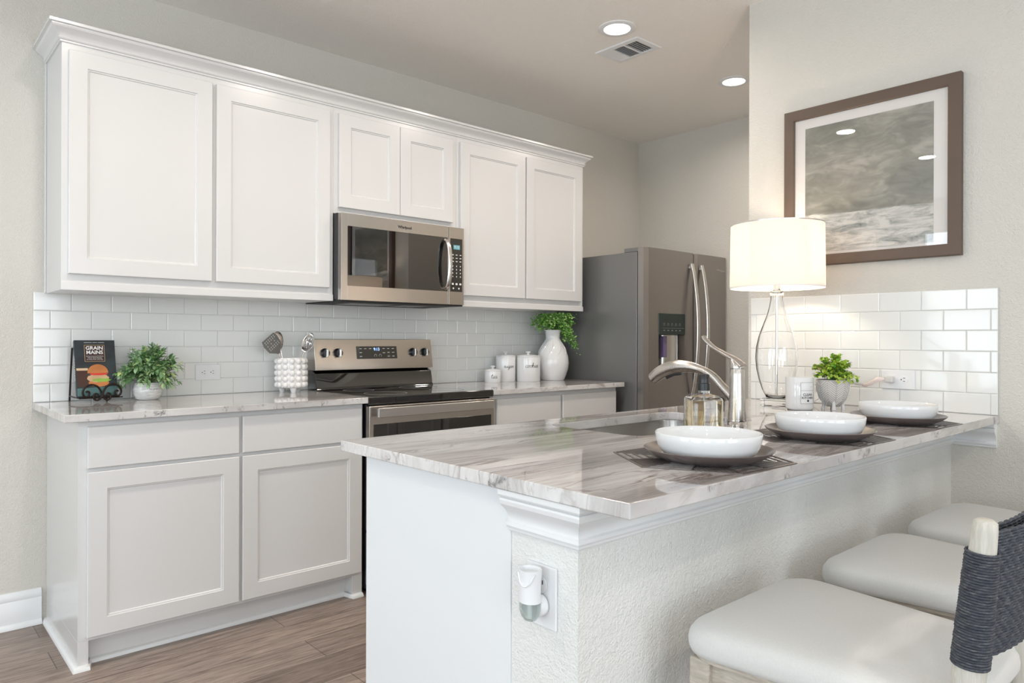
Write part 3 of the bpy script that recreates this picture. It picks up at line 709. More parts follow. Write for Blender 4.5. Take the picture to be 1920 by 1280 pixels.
# ------------------------------------------------------------------ wall things
def outlet_horizontal(t, P, cy, cz, W=.117, Hh=.075, recs=(-.02, .02)):
    """P(a, d, z) maps along-wall, out-of-wall, height"""
    def bx(mb, a0, a1, d0, d1, z0, z1):
        vs_ = [P(a, d, z) for z in (z0, z1) for a, d in ((a0, d0), (a1, d0), (a1, d1), (a0, d1))]
        mb.add(vs_, [(0,1,2,3),(4,5,6,7),(0,1,5,4),(1,2,6,5),(2,3,7,6),(3,0,4,7)])
    mb = MB(); bx(mb, cy-W/2, cy+W/2, .0085, .0145, cz-Hh/2, cz+Hh/2)
    pl = t.part('cover_plate', mb, 'white_plastic', bev=.003)
    for r_ in recs:
        mb = MB(); ring = [(cy+r_+.0165*math.cos(2*PI*i/20)*1.0, cz+.0165*math.sin(2*PI*i/20)*.85) for i in range(20)]
        mb.rings([[P(a, d, z) for a, z in ring] for d in (.014, .0162)])
        rc = t.part('receptacle', mb, 'white_plastic', pl, bev=.0006)
        sl = MB(); bx(sl, cy+r_-.001, cy+r_+.006, .016, .0166, cz+.005, cz+.007); bx(sl, cy+r_-.001, cy+r_+.006, .016, .0166, cz-.007, cz-.005); bx(sl, cy+r_-.010, cy+r_-.006, .016, .0166, cz-.002, cz+.002)
        t.part('slot', sl, 'dark_slot', pl, smooth=0)
    return pl
t = Thing('wall_outlet', 'white horizontal duplex outlet on the tile right of the leafy plant', 'outlet', (.70, -.01, 1.02))
outlet_horizontal(t, lambda a, d, z: (a, -d, z), .70, 1.02)
t = Thing('wall_outlet', 'white horizontal outlet with a plugged-in cord under the framed picture', 'outlet', (XP-.01, -2.446, 1.029))
outlet_horizontal(t, lambda a, d, z: (XP-d, -a, z), 2.446, 1.029, W=.123, recs=(.022, -.022))
# cord and plug with its wrapping
t = Thing('power_cord', 'clear power cord with pink and clear wrapping plugged in by the small pot', 'cord', (XP-.03, -2.40, .98))
t.part('plug', MB().box(XP-.050, XP-.017, -2.440, -2.408, 1.016, 1.042), 'soft_clear', bev=.006)
pw = []
for i in range(9):
    u = i/8; pw.append((XP-.045-.01*math.sin(u*PI), -2.41+.095*u, 1.028-.026*u+.006*math.sin(u*7)))
t.part('pink_wrapping', MB().tube(pw, [.004, .008, .010, .007, .010, .007, .009, .006, .003], 9, flat=(1, .5)), 'pink_wrap', label='pink wrapping')
cw = [(XP-.055, -2.33, 1.008), (XP-.06, -2.29, 1.012), (XP-.065, -2.24, .992), (XP-.07, -2.19, .965), (XP-.08, -2.15, .93), (XP-.12, -2.10, .918), (XP-.17, -2.06, .9175)]
t.part('cord', MB().tube(catmull(cw, 6), [.006+.004*abs(math.sin(i*.5)) if i < 14 else .0028 for i in range(37)], 8, flat=(1, .45)), 'soft_clear')

# outlet and air freshener on the knee wall end
t = Thing('wall_outlet', 'tall white outlet plate on the end of the peninsula wall', 'outlet', (KX, -2.537, .69))
t.part('cover_plate', MB().box(KX-.006, KX-.0002, -2.577, -2.497, .632, .750), 'white_plastic', bev=.002)
for zc in (.713, .669):
    mb = MB(); mb.lathe([(.017, KX-.0065), (.017, KX-.0085)], (0, -2.537, zc), 22, 'x', cap1=True); t.part('receptacle', mb, 'white_plastic')
    t.part('slot', MB().box(KX-.009, KX-.0084, -2.532, -2.530, zc+.001, zc+.009).box(KX-.009, KX-.0084, -2.545, -2.543, zc+.001, zc+.009).box(KX-.009, KX-.0084, -2.540, -2.535, zc-.010, zc-.005), 'dark_slot', smooth=0)
t = Thing('air_freshener', 'white plug-in air freshener with clear oil bulb in the peninsula outlet', 'air freshener', (KX-.04, -2.537, .65))
ax, ay = KX-.040, -2.543
def er(z, rx, ry, dx=0): return [(ax+dx+rx*math.cos(2*PI*i/24), ay+ry*math.sin(2*PI*i/24), z) for i in range(24)]
t.part('housing', MB().rings([er(.690, .020, .0225), er(.705, .0195, .021), er(.725, .020, .0215), er(.740, .021, .023), er(.751, .022, .024, -.001), er(.751, .019, .021, -.001), er(.742, .017, .019)]), 'white_plastic', smooth=50)
t.part('collar', MB().tube(catmull([(ax-.0195, ay+.012, .746), (ax-.021, ay+.004, .729), (ax-.0205, ay-.006, .723), (ax-.016, ay-.016, .730), (ax-.010, ay-.0225, .746)], 5), .0018, 6), 'white_plastic')
t.part('plug_base', MB().lathe([(.020, KX-.0092), (.021, KX-.022), (.016, KX-.030)], (0, ay+.002, .676), 24, 'x', cap0=True, cap1=True), 'white_plastic')
t.part('oil_bulb', MB().rings([er(.6895, .0195, .022), er(.676, .0195, .022), er(.664, .0165, .019), er(.656, .011, .013), er(.653, .004, .005)]), 'freshener_oil', smooth=60, label='clear oil bulb')
t.part('wick', MB().lathe([(.004, .690), (.004, .662)], (ax, ay, 0), 10, cap0=True, cap1=True), 'white_plastic')

# picture
PY_a, PY_b, PZ0, PZ1 = -1.984, -2.666, 1.497, 2.172
t = Thing('framed_picture', 'square brown framed seascape picture under glass above the lamp', 'picture', (XP-.02, -2.325, PZ0))
fw_ = .044
def fring(q, d): return [(XP-d, PY_a-q, PZ0+q), (XP-d, PY_b+q, PZ0+q), (XP-d, PY_b+q, PZ1-q), (XP-d, PY_a-q, PZ1-q)]
mb = MB(); R = [fring(0, .002), fring(0, .028), fring(.003, .031), fring(.012, .032), fring(fw_-.003, .030), fring(fw_, .027), fring(fw_, .012), fring(fw_, .002)]
t.part('frame', MB().rings(R, True, False, False), 'bronze_frame', smooth=30)
t.part('mat_board', MB().box(XP-.014, XP-.003, PY_b+fw_-.001, PY_a-fw_+.001, PZ0+fw_-.001, PZ1-fw_+.001), 'mat_board', smooth=0)
t.part('artwork', MB().box(XP-.0155, XP-.0142, -2.571, -2.073, 1.553, 2.087), 'seascape_paint', smooth=0)
t.part('glazing', MB().box(XP-.0225, XP-.0205, PY_b+fw_+.0005, PY_a-fw_-.0005, PZ0+fw_+.0005, PZ1-fw_-.0005), 'pane_glass', smooth=0)

# ------------------------------------------------------------------ ceiling things
names = {2: 'round recessed ceiling light above the stove, just outside the frame', 3: 'round recessed ceiling light above the cookbook, mirrored in the picture glass at left', 4: 'round recessed ceiling light left of the kitchen, mirrored at the right edge of the picture', 5: 'round recessed ceiling light behind the stools, nearest the peninsula corner', 6: 'round recessed ceiling light in the room behind the camera, by the left windows', 7: 'round recessed ceiling light behind the stools, nearest the picture wall', 0: 'round recessed ceiling light nearest the picture wall, beyond the vent', 1: 'round recessed ceiling light directly beside the ceiling vent'}
first = None
for i, (cx, cy) in enumerate(CANS):
    if first is None:
        t = Thing('recessed_light', names[0], 'ceiling light', (cx, cy, H), group='recessed ceiling lights', local=True)
        t.part('trim_ring', MB().lathe([(.092, 0), (.092, -.004), (.086, -.0065), (.066, -.0065), (.063, -.002), (.063, 0)], n=40), 'white_plastic')
        t.part('lens', MB().lathe([(.063, -.0025), (.05, -.0028), (.001, -.003)], n=40), 'can_lens')
        first = t.o; o = first
    else:
        o = copy_tree(first); o.location = (cx, cy, H)
    o['label'] = names.get(i, 'round recessed ceiling light over the kitchen aisle, out of the frame')
    l = bpy.data.lights.new('can_lamp', 'AREA'); l.shape = 'DISK'; l.size = .12; l.energy = 8.0; l.color = (1.0, .89, .79); l.spread = math.radians(165)
    lo = bpy.data.objects.new('can_lamp', l); lo.location = (cx, cy, H-.008); COL.objects.link(lo)
t = Thing('ceiling_vent', 'white rectangular louvred air vent in the ceiling', 'vent', (2.49, -1.105, H))
vx0, vx1, vy0, vy1 = 2.388, 2.592, -1.248, -.962
fr = MB()
def vr(q, z): return [(vx0+q, vy0+q, z), (vx1-q, vy0+q, z), (vx1-q, vy1-q, z), (vx0+q, vy1-q, z)]
t.part('frame', MB().rings([vr(0, H-.0005), vr(0, H-.003), vr(.004, H-.007), vr(.030, H-.009), vr(.032, H-.002)], True, False, False), 'white_plastic', smooth=30)
t.part('backing', MB().box(vx0+.03, vx1-.03, vy0+.03, vy1-.03, H-.002, H-.0005), 'dark_slot', smooth=0)
for i in range(15):
    y = vy0+.036+i*(vy1-vy0-.072)/14
    if i in (5, 10): t.part('divider', MB().box(vx0+.03, vx1-.03, y-.004, y+.004, H-.0095, H-.002), 'white_plastic'); continue
    if 5 < i < 10: continue
    d = -.004 if i > 5 else .004
    t.part('slat', MB().add([(vx0+.03, y-.003+d, H-.002), (vx1-.03, y-.003+d, H-.002), (vx1-.03, y-.003-d+(.0045), H-.009), (vx0+.03, y-.003-d+.0045, H-.009), (vx0+.03, y-.002+d, H-.002), (vx1-.03, y-.002+d, H-.002), (vx1-.03, y-.002-d+.0045, H-.009), (vx0+.03, y-.002-d+.0045, H-.009)],
        [(0,1,2,3),(4,5,6,7),(0,1,5,4),(1,2,6,5),(2,3,7,6),(3,0,4,7)]), 'white_plastic', smooth=0)
ya, yb = vy0+.036+5*(vy1-vy0-.072)/14+.004, vy0+.036+10*(vy1-vy0-.072)/14-.004
for i in range(11):
    x = vx0+.036+i*(vx1-vx0-.072)/10
    t.part('slat', MB().add([(x+.004, ya, H-.002), (x+.003, ya, H-.002), (x-.003, ya, H-.009), (x-.002, ya, H-.009), (x+.004, yb, H-.002), (x+.003, yb, H-.002), (x-.003, yb, H-.009), (x-.002, yb, H-.009)],
        [(0,1,2,3),(4,5,6,7),(0,1,5,4),(1,2,6,5),(2,3,7,6),(3,0,4,7)]), 'white_plastic', smooth=0)

# ------------------------------------------------------------------ cookbook on its iron stand
t = Thing('cookbook', 'dark cookbook with a burger on its cover standing on an iron easel', 'book', (.21, -.115, .935))
bx0, bx1 = .135, .285
bo = Vector((bx0, -.135, .937)); bv = Vector((0, .062, .236)).normalized(); bn = Vector((0, -bv.z, bv.y))   # up the cover, out of the cover
BH, BW, BT = .243, bx1-bx0, .021
def bk(u, v, d=0): p = bo+Vector((u, 0, 0))+bv*v+bn*d; return tuple(p)
def bbox(mb, u0, u1, v0, v1, d0, d1):
    return mb.add([bk(u0, v0, d0), bk(u1, v0, d0), bk(u1, v1, d0), bk(u0, v1, d0), bk(u0, v0, d1), bk(u1, v0, d1), bk(u1, v1, d1), bk(u0, v1, d1)], [(0,1,2,3),(4,5,6,7),(0,1,5,4),(1,2,6,5),(2,3,7,6),(3,0,4,7)])
cv = MB(); bbox(cv, 0, BW, 0, BH, -.0025, 0); bbox(cv, 0, BW, 0, BH, -BT, -BT+.0025); bbox(cv, -.002, 0.0005, 0, BH, -BT, 0)
cover = t.part('cover', cv, 'book_cover', bev=.0008)
t.part('pages', bbox(MB(), .001, BW-.004, .004, BH-.004, -BT+.0026, -.0026), 'paper', smooth=0)
def flat(pts, d, mb=None):
    mb = mb or MB(); return mb.add([bk(u, v, d) for u, v in pts], [tuple(range(len(pts)))])
t.part('title_panel', flat([(.034, .150), (.110, .150), (.110, .222), (.034, .222)], .0006), 'gold_line', cover, smooth=0)
t.part('title_panel', flat([(.0355, .1515), (.1085, .1515), (.1085, .2205), (.0355, .2205)], .0008), 'title_panel', cover, smooth=0)
tx = text_mb('GRAIN', .0215, lambda x, y: bk(.072+x, .208+y, .0012), bold=.0006)
text_mb('MAINS', .0215, lambda x, y: bk(.072+x, .189+y, .0012), mb=tx, bold=.0006)
text_mb('85 Surprising and Satisfying', .0058, lambda x, y: bk(.072+x, .173+y, .0012), mb=tx)
text_mb('Whole Grain Recipes', .0062, lambda x, y: bk(.072+x, .166+y, .0012), mb=tx); text_mb('for Every Meal of the Day', .0058, lambda x, y: bk(.072+x, .159+y, .0012), mb=tx)
text_mb('RAGHAVAN | WHITE | PEARSON', .0052, lambda x, y: bk(.072+x, .232+y, .0012), mb=tx)
t.part('title', tx, 'white_ink', cover, smooth=0)
t.part('band', flat([(.001, .004), (BW-.001, .004), (BW-.001, .042), (.001, .036)], .0005), 'teal_band', cover, smooth=0)
def blob(cx, cv_, rx, ry, n=26, wob=0, a0=0, a1=360):
    return [(cx+rx*math.cos(math.radians(a))*(1+wob*math.sin(a*.21)), cv_+ry*math.sin(math.radians(a))*(1+wob*math.cos(a*.33))) for a in [a0+(a1-a0)*i/n for i in range(n+(0 if a1-a0 == 360 else 1))]]
t.part('beer_glass', flat([(.004, .045), (.040, .040), (.043, .112), (.002, .112)], .0006), 'beer', cover, smooth=0)
t.part('beer_foam', flat([(.002, .112), (.043, .112), (.044, .122), (.0015, .122)], .0006), 'beer_foam', cover, smooth=0)
t.part('burger_base', flat(blob(.082, .058, .038, .017), .0007), 'bun', cover, smooth=0)
t.part('burger_filling', flat(blob(.080, .078, .041, .018, wob=.06), .0010), 'meat', cover, smooth=0)
t.part('burger_lettuce', flat(blob(.092, .069, .034, .008, wob=.25), .0013), 'lettuce', cover, smooth=0)
t.part('burger_tomato', flat(blob(.083, .096, .034, .006), .0014), 'tomato', cover, smooth=0)
t.part('burger_bun', flat(blob(.080, .100, .039, .038, a0=0, a1=180), .0016), 'bun', cover, smooth=0)
t.part('spine_title', text_mb('GRAIN MAINS', .017, lambda x, y: tuple(Vector(bk(-.0025, .125-x, -BT/2+y))), bold=.0004), 'white_ink', cover, smooth=0)
# easel
t = Thing('book_easel', 'black wrought iron scroll easel holding up the cookbook', 'book stand', (.21, -.10, CT))
r_ = .0038
for px in (.128, .268): t.part('back_post', MB().tube([(px, -.020, CT), (px, -.030, CT+.05), (px+.003, -.052, 1.14)], r_, 8), 'iron')
ll = MB()
for px in (.128, .268): ll.tube([(px, -.0235, CT+.022), (px+.004, -.09, CT+.020), (px+.014, -.150, CT+.018)], r_*.85, 8)
ll.tube([(.142, -.152, CT+.018), (.30, -.152, CT+.018)], r_*.7, 8)
t.part('ledge', ll, 'iron')
SC = [(352, 955), (368, 940), (390, 945), (398, 975), (385, 1008), (350, 1018), (318, 990), (310, 940), (345, 878), (425, 845), (510, 875), (558, 945), (566, 1010), (545, 1052), (500, 1070), (462, 1045), (460, 1000), (490, 975), (515, 993), (503, 1018)]
for sgn in (-1, 1):
    t.part('scroll', MB().tube(catmull([(.222-sgn*(px-577)*.000265, -.156, CT+.003+(1090-pz)*.00029) for px, pz in SC], 5), .0042, 8), 'iron')

# ------------------------------------------------------------------ plants
def leaf(mb, base, d, up_, L, W, fold=.25, curl=.2):
    d = d.normalized(); s = d.cross(up_); 
    if s.length < 1e-3: s = Vector((1, 0, 0))
    s.normalize(); n = s.cross(d)
    P = [base, base+d*L*.3+s*W*.42+n*W*fold*.5, base+d*L*.68+s*W*.40+n*(W*fold*.4-L*curl*.3), base+d*L-n*L*curl, base+d*L*.68-s*W*.40+n*(W*fold*.4-L*curl*.3), base+d*L*.3-s*W*.42+n*W*fold*.5, base+d*L*.3, base+d*L*.68-n*L*curl*.4]
    mb.add(P, [(0,1,6), (1,2,7,6), (2,3,7), (0,6,5), (6,7,4,5), (7,3,4)])
def sprig_plant(t, base, n, reach, hgt, L, W, leafm, pairs=7, rnd=False, droop=.15, limits=None, spread=1.0):
    fol, st = MB(), MB(); b0 = Vector(base)
    for k in range(n):
        az = 2*PI*random.random(); el = math.radians(random.uniform(8, 85)) if not rnd else math.radians(random.uniform(5, 88))
        R_ = random.uniform(.65, 1.05)
        tip = b0+Vector((math.cos(az)*math.cos(el)*reach*R_, math.sin(az)*math.cos(el)*reach*R_*spread, math.sin(el)*hgt*R_-droop*reach*math.cos(el)))
        if limits and tip.y > limits: tip.y = limits-random.random()*.03
        mid = (b0+tip)/2+Vector((0, 0, .25*hgt*math.cos(el)))
        sp0 = b0+Vector((random.uniform(-.02, .02), random.uniform(-.02, .02), -.01))
        path = catmull([sp0, mid, tip], 6)
        st.tube(path, .0009, 4)
        m_ = len(path)
        for j in range(pairs):
            u = .28+.72*j/(pairs-1); i = min(m_-2, int(u*(m_-1))); p = path[i].lerp(path[i+1], u*(m_-1)-i) if i+1 < m_ else path[-1]
            d = (path[min(i+1, m_-1)]-path[max(i-1, 0)]).normalized()
            side = d.cross(Vector((0, 0, 1)));
            if side.length < .05: side = Vector((1, 0, 0))
            side.normalize(); tw = random.uniform(0, PI); side = Matrix.Rotation(tw, 3, d) @ side
            sc = random.uniform(.75, 1.15)*(1 if j < pairs-1 else .8)
            for q in (1, -1):
                dd = (d*.75+side*q*.8+Vector((random.uniform(-.2, .2), random.uniform(-.2, .2), random.uniform(-.1, .25)))).normalized()
                if p.y+dd.y*L > -.012 and limits is not None: dd.y = -abs(dd.y)
                leaf(fol, p, dd, Vector((random.uniform(-.4, .4), random.uniform(-.4, .4), 1)), L*sc, W*sc)
        leaf(fol, path[-1], (path[-1]-path[-3]), Vector((0, .3, 1)), L*.8, W*.7)
    t.part('stem', st, 'stem_green', smooth=0); t.part('foliage', fol, leafm, smooth=60)
t = Thing('potted_plant', 'bushy sage green plant in a small white pot beside the cookbook', 'plant', (.402, -.135, CT))
c_ = (.402, -.135, 0)
t.part('pot', MB().lathe([(.001, CT), (.040, CT), (.050, CT+.008), (.0575, CT+.028), (.0575, CT+.045), (.053, CT+.062), (.050, CT+.074), (.047, CT+.075), (.046, CT+.066), (.001, CT+.062)], c_, 36), 'marbled_pot')
t.part('soil', MB().lathe([(.001, CT+.066), (.046, CT+.064)], c_, 24), 'soil')
lm = MB().rings([[(.402+.0582*math.cos(a), -.135+.0582*math.sin(a), z) for a in [math.radians(-95+i*6) for i in range(5)]] for z in (CT+.043, CT+.055)], False, False, False)
t.part('pot_label', text_mb('the  garden', .008, lambda x, y: (.402+.0580*math.cos(math.radians(-80)+x/.058), -.135+.0580*math.sin(math.radians(-80)+x/.058), CT+.048+y)), 'ink', smooth=0)
sprig_plant(t, (.402, -.135, CT+.066), 95, .150, .165, .029, .0165, 'leaf_sage', pairs=8, limits=-.03, spread=.8)

# white vase with trailing greens
t = Thing('fern_vase', 'tall white ceramic vase of bright green maidenhair fern beside the refrigerator', 'vase', (2.855, -.185, CT))
c_ = (2.855, -.185, 0)
vp = [(.001, CT), (.074, CT), (.078, CT+.004), (.090, CT+.035), (.103, CT+.075), (.1075, CT+.115), (.103, CT+.155), (.088, CT+.198), (.066, CT+.235), (.050, CT+.262), (.046, CT+.28), (.048, CT+.30), (.053, CT+.322), (.056, CT+.330), (.051, CT+.330), (.045, CT+.30), (.040, CT+.27)]
t.part('vase_body', MB().lathe([(r*(1.0), h) for r, h in vp], c_, 40), 'white_ceramic', smooth=60)
# raised leaf relief on the shoulder
rl = MB()
for k in range(9):
    a0 = 2*PI*k/9
    pts = []
    for i in range(9):
        u = i/8; z = CT+.16+.11*u; rr = .1005-.050*u+.012*math.sin(PI*u)*0+.0
        # radius from the profile
        for (r0, h0), (r1, h1) in zip(vp[2:12], vp[3:13]):
            if h0 <= z <= h1: rr = r0+(r1-r0)*(z-h0)/(h1-h0)
        a = a0+.5*math.sin(u*2.2)
        pts.append((c_[0]+rr*math.cos(a), c_[1]+rr*math.sin(a), z))
    rl.tube(pts, [.001+.0026*math.sin(PI*min(1, i/8+.05)) for i in range(9)], 6)
t.part('leaf_relief', rl, 'white_ceramic', smooth=60)
fol, st = MB(), MB(); b0 = Vector((2.855, -.185, CT+.32))
def fern_frond(tip, nl):
    mid = (b0+tip)/2+Vector((0, 0, .06)); path = catmull([b0, mid, tip], 8); st.tube(path, .0008, 4)
    for k in range(nl):
        i = random.randint(6, len(path)-1); p = path[i]
        c0 = p+Vector((random.gauss(0, .016), random.gauss(0, .016), random.gauss(0, .014)))
        if c0.z > 1.352: c0.z = 1.352-random.random()*.03
        if c0.x > 3.04: c0.x = 3.04-random.random()*.02
        if c0.y > -.02: c0.y = -.03
        r = random.uniform(.004, .0085); nrm = Vector((random.gauss(-.3, .5), random.gauss(-.6, .5), random.gauss(.6, .4))).normalized()
        a = nrm.orthogonal().normalized(); b_ = nrm.cross(a); n = 6
        fol.add([c0+a*r*math.cos(2*PI*j/n)*(1 if j else .3)+b_*r*math.sin(2*PI*j/n) for j in range(n)], [tuple(range(n))])
for k in range(64):
    az = random.uniform(0, 2*PI); R_ = random.uniform(.04, .135)
    fern_frond(b0+Vector((math.cos(az)*R_*1.05, math.sin(az)*R_, random.uniform(.01, .105))), 34)
for k in range(22):
    az = random.uniform(-1.1, .1); R_ = random.uniform(.10, .165)
    fern_frond(b0+Vector((math.cos(az)*R_, math.sin(az)*R_*.8, random.uniform(-.07, .04))), 34)
for k in range(5): fern_frond(b0+Vector((.165+random.gauss(0, .01), -.06+random.gauss(0, .01), random.uniform(-.15, -.09))), 30)
t.part('stem', st, 'stem_green', smooth=0); t.part('foliage', fol, 'leaf_fern', smooth=0)

# small ribbed pot with lime greens on the bar
pc = Vector((2.272, -2.292, 0))
t = Thing('potted_plant', 'bright lime green plant in a grey herringbone pot behind the bowls', 'plant', (pc.x, pc.y, CT))
pp = [(.001, CT+.012), (.024, CT+.012), (.034, CT+.022), (.050, CT+.045), (.058, CT+.072), (.0605, CT+.095), (.0610, CT+.116), (.057, CT+.116), (.055, CT+.104), (.001, CT+.100)]
pot = t.part('pot', MB().lathe(pp, tuple(pc), 36), 'pot_grey')
for k in range(4):
    a = 2*PI*k/4+.5; t.part('foot', MB().tube([(pc.x+.040*math.cos(a), pc.y+.040*math.sin(a), CT+.045), (pc.x+.034*math.cos(a), pc.y+.034*math.sin(a), CT+.02), (pc.x+.035*math.cos(a), pc.y+.035*math.sin(a), CT)], [.005, .006, .008], 8), 'pot_ridge')
def prad(z):
    for (r0, h0), (r1, h1) in zip(pp[1:6], pp[2:7]):
        if h0 <= z <= h1: return r0+(r1-r0)*(z-h0)/(h1-h0)
    return .061
rb = MB()
for seg in range(6):
    a0 = math.radians(-205+60*seg)
    for q in (1, -1):
        for k in range(13):
            pts = []
            for i in range(5):
                u = i/4; z = CT+.018+k*.0085+.022*u
                if z > CT+.113: break
                a = a0+q*math.radians(2+27*u); rr = prad(z)+.0004
                pts.append((pc.x+rr*math.cos(a), pc.y+rr*math.sin(a), z))
            if len(pts) > 2: rb.tube(pts, .0012, 5)
t.part('herringbone_ridge', rb, 'pot_ridge', pot, smooth=60)
t.part('soil', MB().lathe([(.001, CT+.106), (.055, CT+.104)], tuple(pc), 24), 'soil')
sprig_plant(t, (pc.x, pc.y, CT+.108), 95, .085, .100, .016, .0165, 'leaf_lime', pairs=7, rnd=True, droop=.05, limits=None)
sx_ = MB(); 

# ------------------------------------------------------------------ utensil crock and utensils
cc = Vector((1.068, -.118, 0))
t = Thing('utensil_crock', 'white bobble-textured footed crock beside the stove holding utensils', 'crock', (cc.x, cc.y, CT))
z0, z1 = CT+.023, CT+.172
t.part('crock_body', MB().lathe([(.001, z0), (.060, z0), (.066, z0+.004), (.067, z1-.003), (.065, z1), (.060, z1), (.059, z0+.01), (.001, z0+.008)], tuple(cc), 36), 'matte_ceramic')
bb = MB()
for row in range(5):
    for k in range(13):
        a = 2*PI*k/13; z = z0+.016+row*.0292
        bb.sphere((cc.x+.067*math.cos(a), cc.y+.067*math.sin(a), z), .0148, 12, 8, (1, 1, 1))
t.part('bobbles', bb, 'matte_ceramic', smooth=60)['kind'] = 'stuff'
for k in range(3):
    a = math.radians(-100+120*k)
    t.part('foot', MB().lathe([(.017, z0), (.011, CT)], (cc.x+.044*math.cos(a), cc.y+.044*math.sin(a), 0), 16, cap0=True, cap1=True), 'matte_ceramic')
# slotted turner
t = Thing('slotted_turner', 'dark steel slotted turner leaning left out of the white crock', 'utensil', (1.055, -.12, 1.0))
hd = Vector((1.045, -.112, .96)); hb = Vector((1.015, -.10, 1.108))
t.part('handle', MB().tube(catmull([hd, Vector((1.032, -.106, 1.05)), hb], 5), .004, 8, flat=(1, .6)), 'faucet_steel')
ctr = Vector((.962, -.10, 1.172)); u_ = (ctr-hb).normalized(); n_ = Vector((.15, -.97, .15)).normalized(); s_v = u_.cross(n_).normalized(); n_ = s_v.cross(u_)
out_ = [(-.0, .006), (.012, .016), (.035, .046), (.075, .052), (.098, .045), (.101, -.038), (.075, -.046), (.035, -.042), (.012, -.016), (0, -.006)]
def TP(a, b_, d=0): p = hb+u_*a+s_v*b_+n_*(d+.06*a*a*6*.2); return tuple(p)
mb = MB(); n = len(out_); mb.add([TP(a, b_, .0008) for a, b_ in out_]+[TP(a, b_, -.0008) for a, b_ in out_], [tuple(range(n)), tuple(range(2*n-1, n-1, -1))]+[(i, (i+1) % n, (i+1) % n+n, i+n) for i in range(n)])
hdo = t.part('blade', mb, 'fridge_side', smooth=0)
sl = MB()
for j in range(6):
    for a in (.038, .048, .062, .076, .086):
        if a == .062 and j % 2: continue
        b_ = -.030+j*.0125
        sl.add([TP(a, b_, .0012), TP(a+.005, b_, .0012), TP(a+.005, b_+.004, .0012), TP(a, b_+.004, .0012)], [(0, 1, 2, 3)])
t.part('slot', sl, 'tile_glaze', hdo, smooth=0)
# ladle-like spoon behind
t = Thing('serving_spoon', 'steel serving spoon mostly hidden behind the slotted turner', 'utensil', (1.06, -.09, 1.0))
t.part('handle', MB().tube([(1.055, -.095, .96), (1.035, -.075, 1.12)], .0035, 8), 'faucet_steel')
t.part('bowl', MB().sphere((1.018, -.07, 1.168), .050, 20, 12, (.62, .18, 1.0)), 'faucet_steel', smooth=80)
# slotted spoon to the right
t = Thing('slotted_spoon', 'shiny slotted steel spoon leaning right out of the white crock', 'utensil', (1.10, -.10, 1.0))
a_, b_ = Vector((1.075, -.115, .96)), Vector((1.145, -.10, 1.115))
t.part('handle', MB().tube([a_, (a_+b_)/2+Vector((0, 0, -.003)), b_], .0042, 8, flat=(1, .7)), 'chrome')
u_ = Vector((.045, .0, .10)).normalized(); n_ = Vector((-.55, -.75, .30)); n_ = (n_-u_*n_.dot(u_)).normalized(); s_v = u_.cross(n_)
R = []
for i in range(11):
    v_ = i/10; hw = .030*math.sin(PI*(v_*.93+.05))**.7
    R.append([tuple(b_+u_*(.105*v_)+s_v*(hw*k/6)+n_*(-.014*math.sin(PI*v_)*(1-(k/6)**2))) for k in range(-6, 7)])
mb = MB()
nn = 13; vs_ = [p for r in R for p in r]; fs = []
for i in range(10):
    for j in range(12):
        if 2 <= i <= 7 and j in (3, 5, 6, 8) and i not in (5,): continue
        fs.append((i*nn+j, i*nn+j+1, (i+1)*nn+j+1, (i+1)*nn+j))
mb.add(vs_, fs)
o = t.part('bowl', mb, 'chrome', smooth=80); so = o.modifiers.new('solid', 'SOLIDIFY'); so.thickness = .0014

# ------------------------------------------------------------------ canisters with script lettering
GL = {'a': ([[(.9,.8),(.5,1.0),(.1,.6),(.15,.1),(.5,0),(.85,.6),(.95,.95),(.85,.2),(1.05,0),(1.3,.2)]], 1.2),
 'c': ([[(.85,.8),(.6,1.),(.2,.7),(.1,.3),(.35,0),(.7,.05),(1.0,.3)]], .95), 'e': ([[(0,.2),(.5,.45),(.75,.75),(.5,1.),(.15,.6),(.2,.1),(.55,0),(.95,.3)]], .9),
 'g': ([[(.9,.8),(.5,1.),(.1,.6),(.2,.1),(.5,.1),(.85,.7),(.9,.9),(.75,-.6),(.4,-1.),(.2,-.7),(.7,-.1),(1.2,.25)]], 1.1),
 'i': ([[(0,.3),(.3,.95),(.2,.2),(.4,0),(.7,.3)], [(.36,1.38),(.40,1.46)]], .62), 'k': ([[(0,.2),(.5,1.6),(.4,2.0),(.2,1.5),(.1,0)],[(.15,.4),(.6,1.),(.65,.7),(.25,.5),(.6,.05),(1.,.25)]], .95),
 'o': ([[(.5,1.),(.1,.6),(.2,.05),(.6,.05),(.8,.6),(.5,1.),(.8,.8),(1.1,.85)]], 1.0), 'r': ([[(0,.2),(.25,1.05),(.35,.8),(.7,.9),(.6,.4),(.7,0),(1.,.2)]], .85),
 's': ([[(0,.1),(.4,1.2),(.35,.8),(.7,.3),(.45,-.05),(.1,.1)]], .8), 't': ([[(.1,.4),(.4,1.9),(.3,.3),(.5,0),(.9,.3)],[(0,1.3),(.8,1.4)]], .8),
 'u': ([[(.1,.9),(.1,.2),(.4,0),(.8,.5),(.9,.95),(.85,.2),(1.1,0),(1.3,.25)]], 1.2)}
def script(word, s, cx, cy, R_, ang, z):
    W_ = sum(GL[ch][1] for ch in word)*s; x = -W_/2; mb = MB()
    for ch in word:
        for st_ in GL[ch][0]:
            pts = [(x+p[0]*s+.18*p[1]*s, p[1]*s) for p in st_]
            P = [Vector((q[0], q[1], 0)) for q in pts]; P = catmull(P, 4)
            mb.tube([(cx+R_*math.cos(ang+p.x/R_), cy+R_*math.sin(ang+p.x/R_), z+p.y) for p in P], [.00095 if k_ % 7 else .0006 for k_ in range(len(P))], 5)
        x += GL[ch][1]*s
    return mb
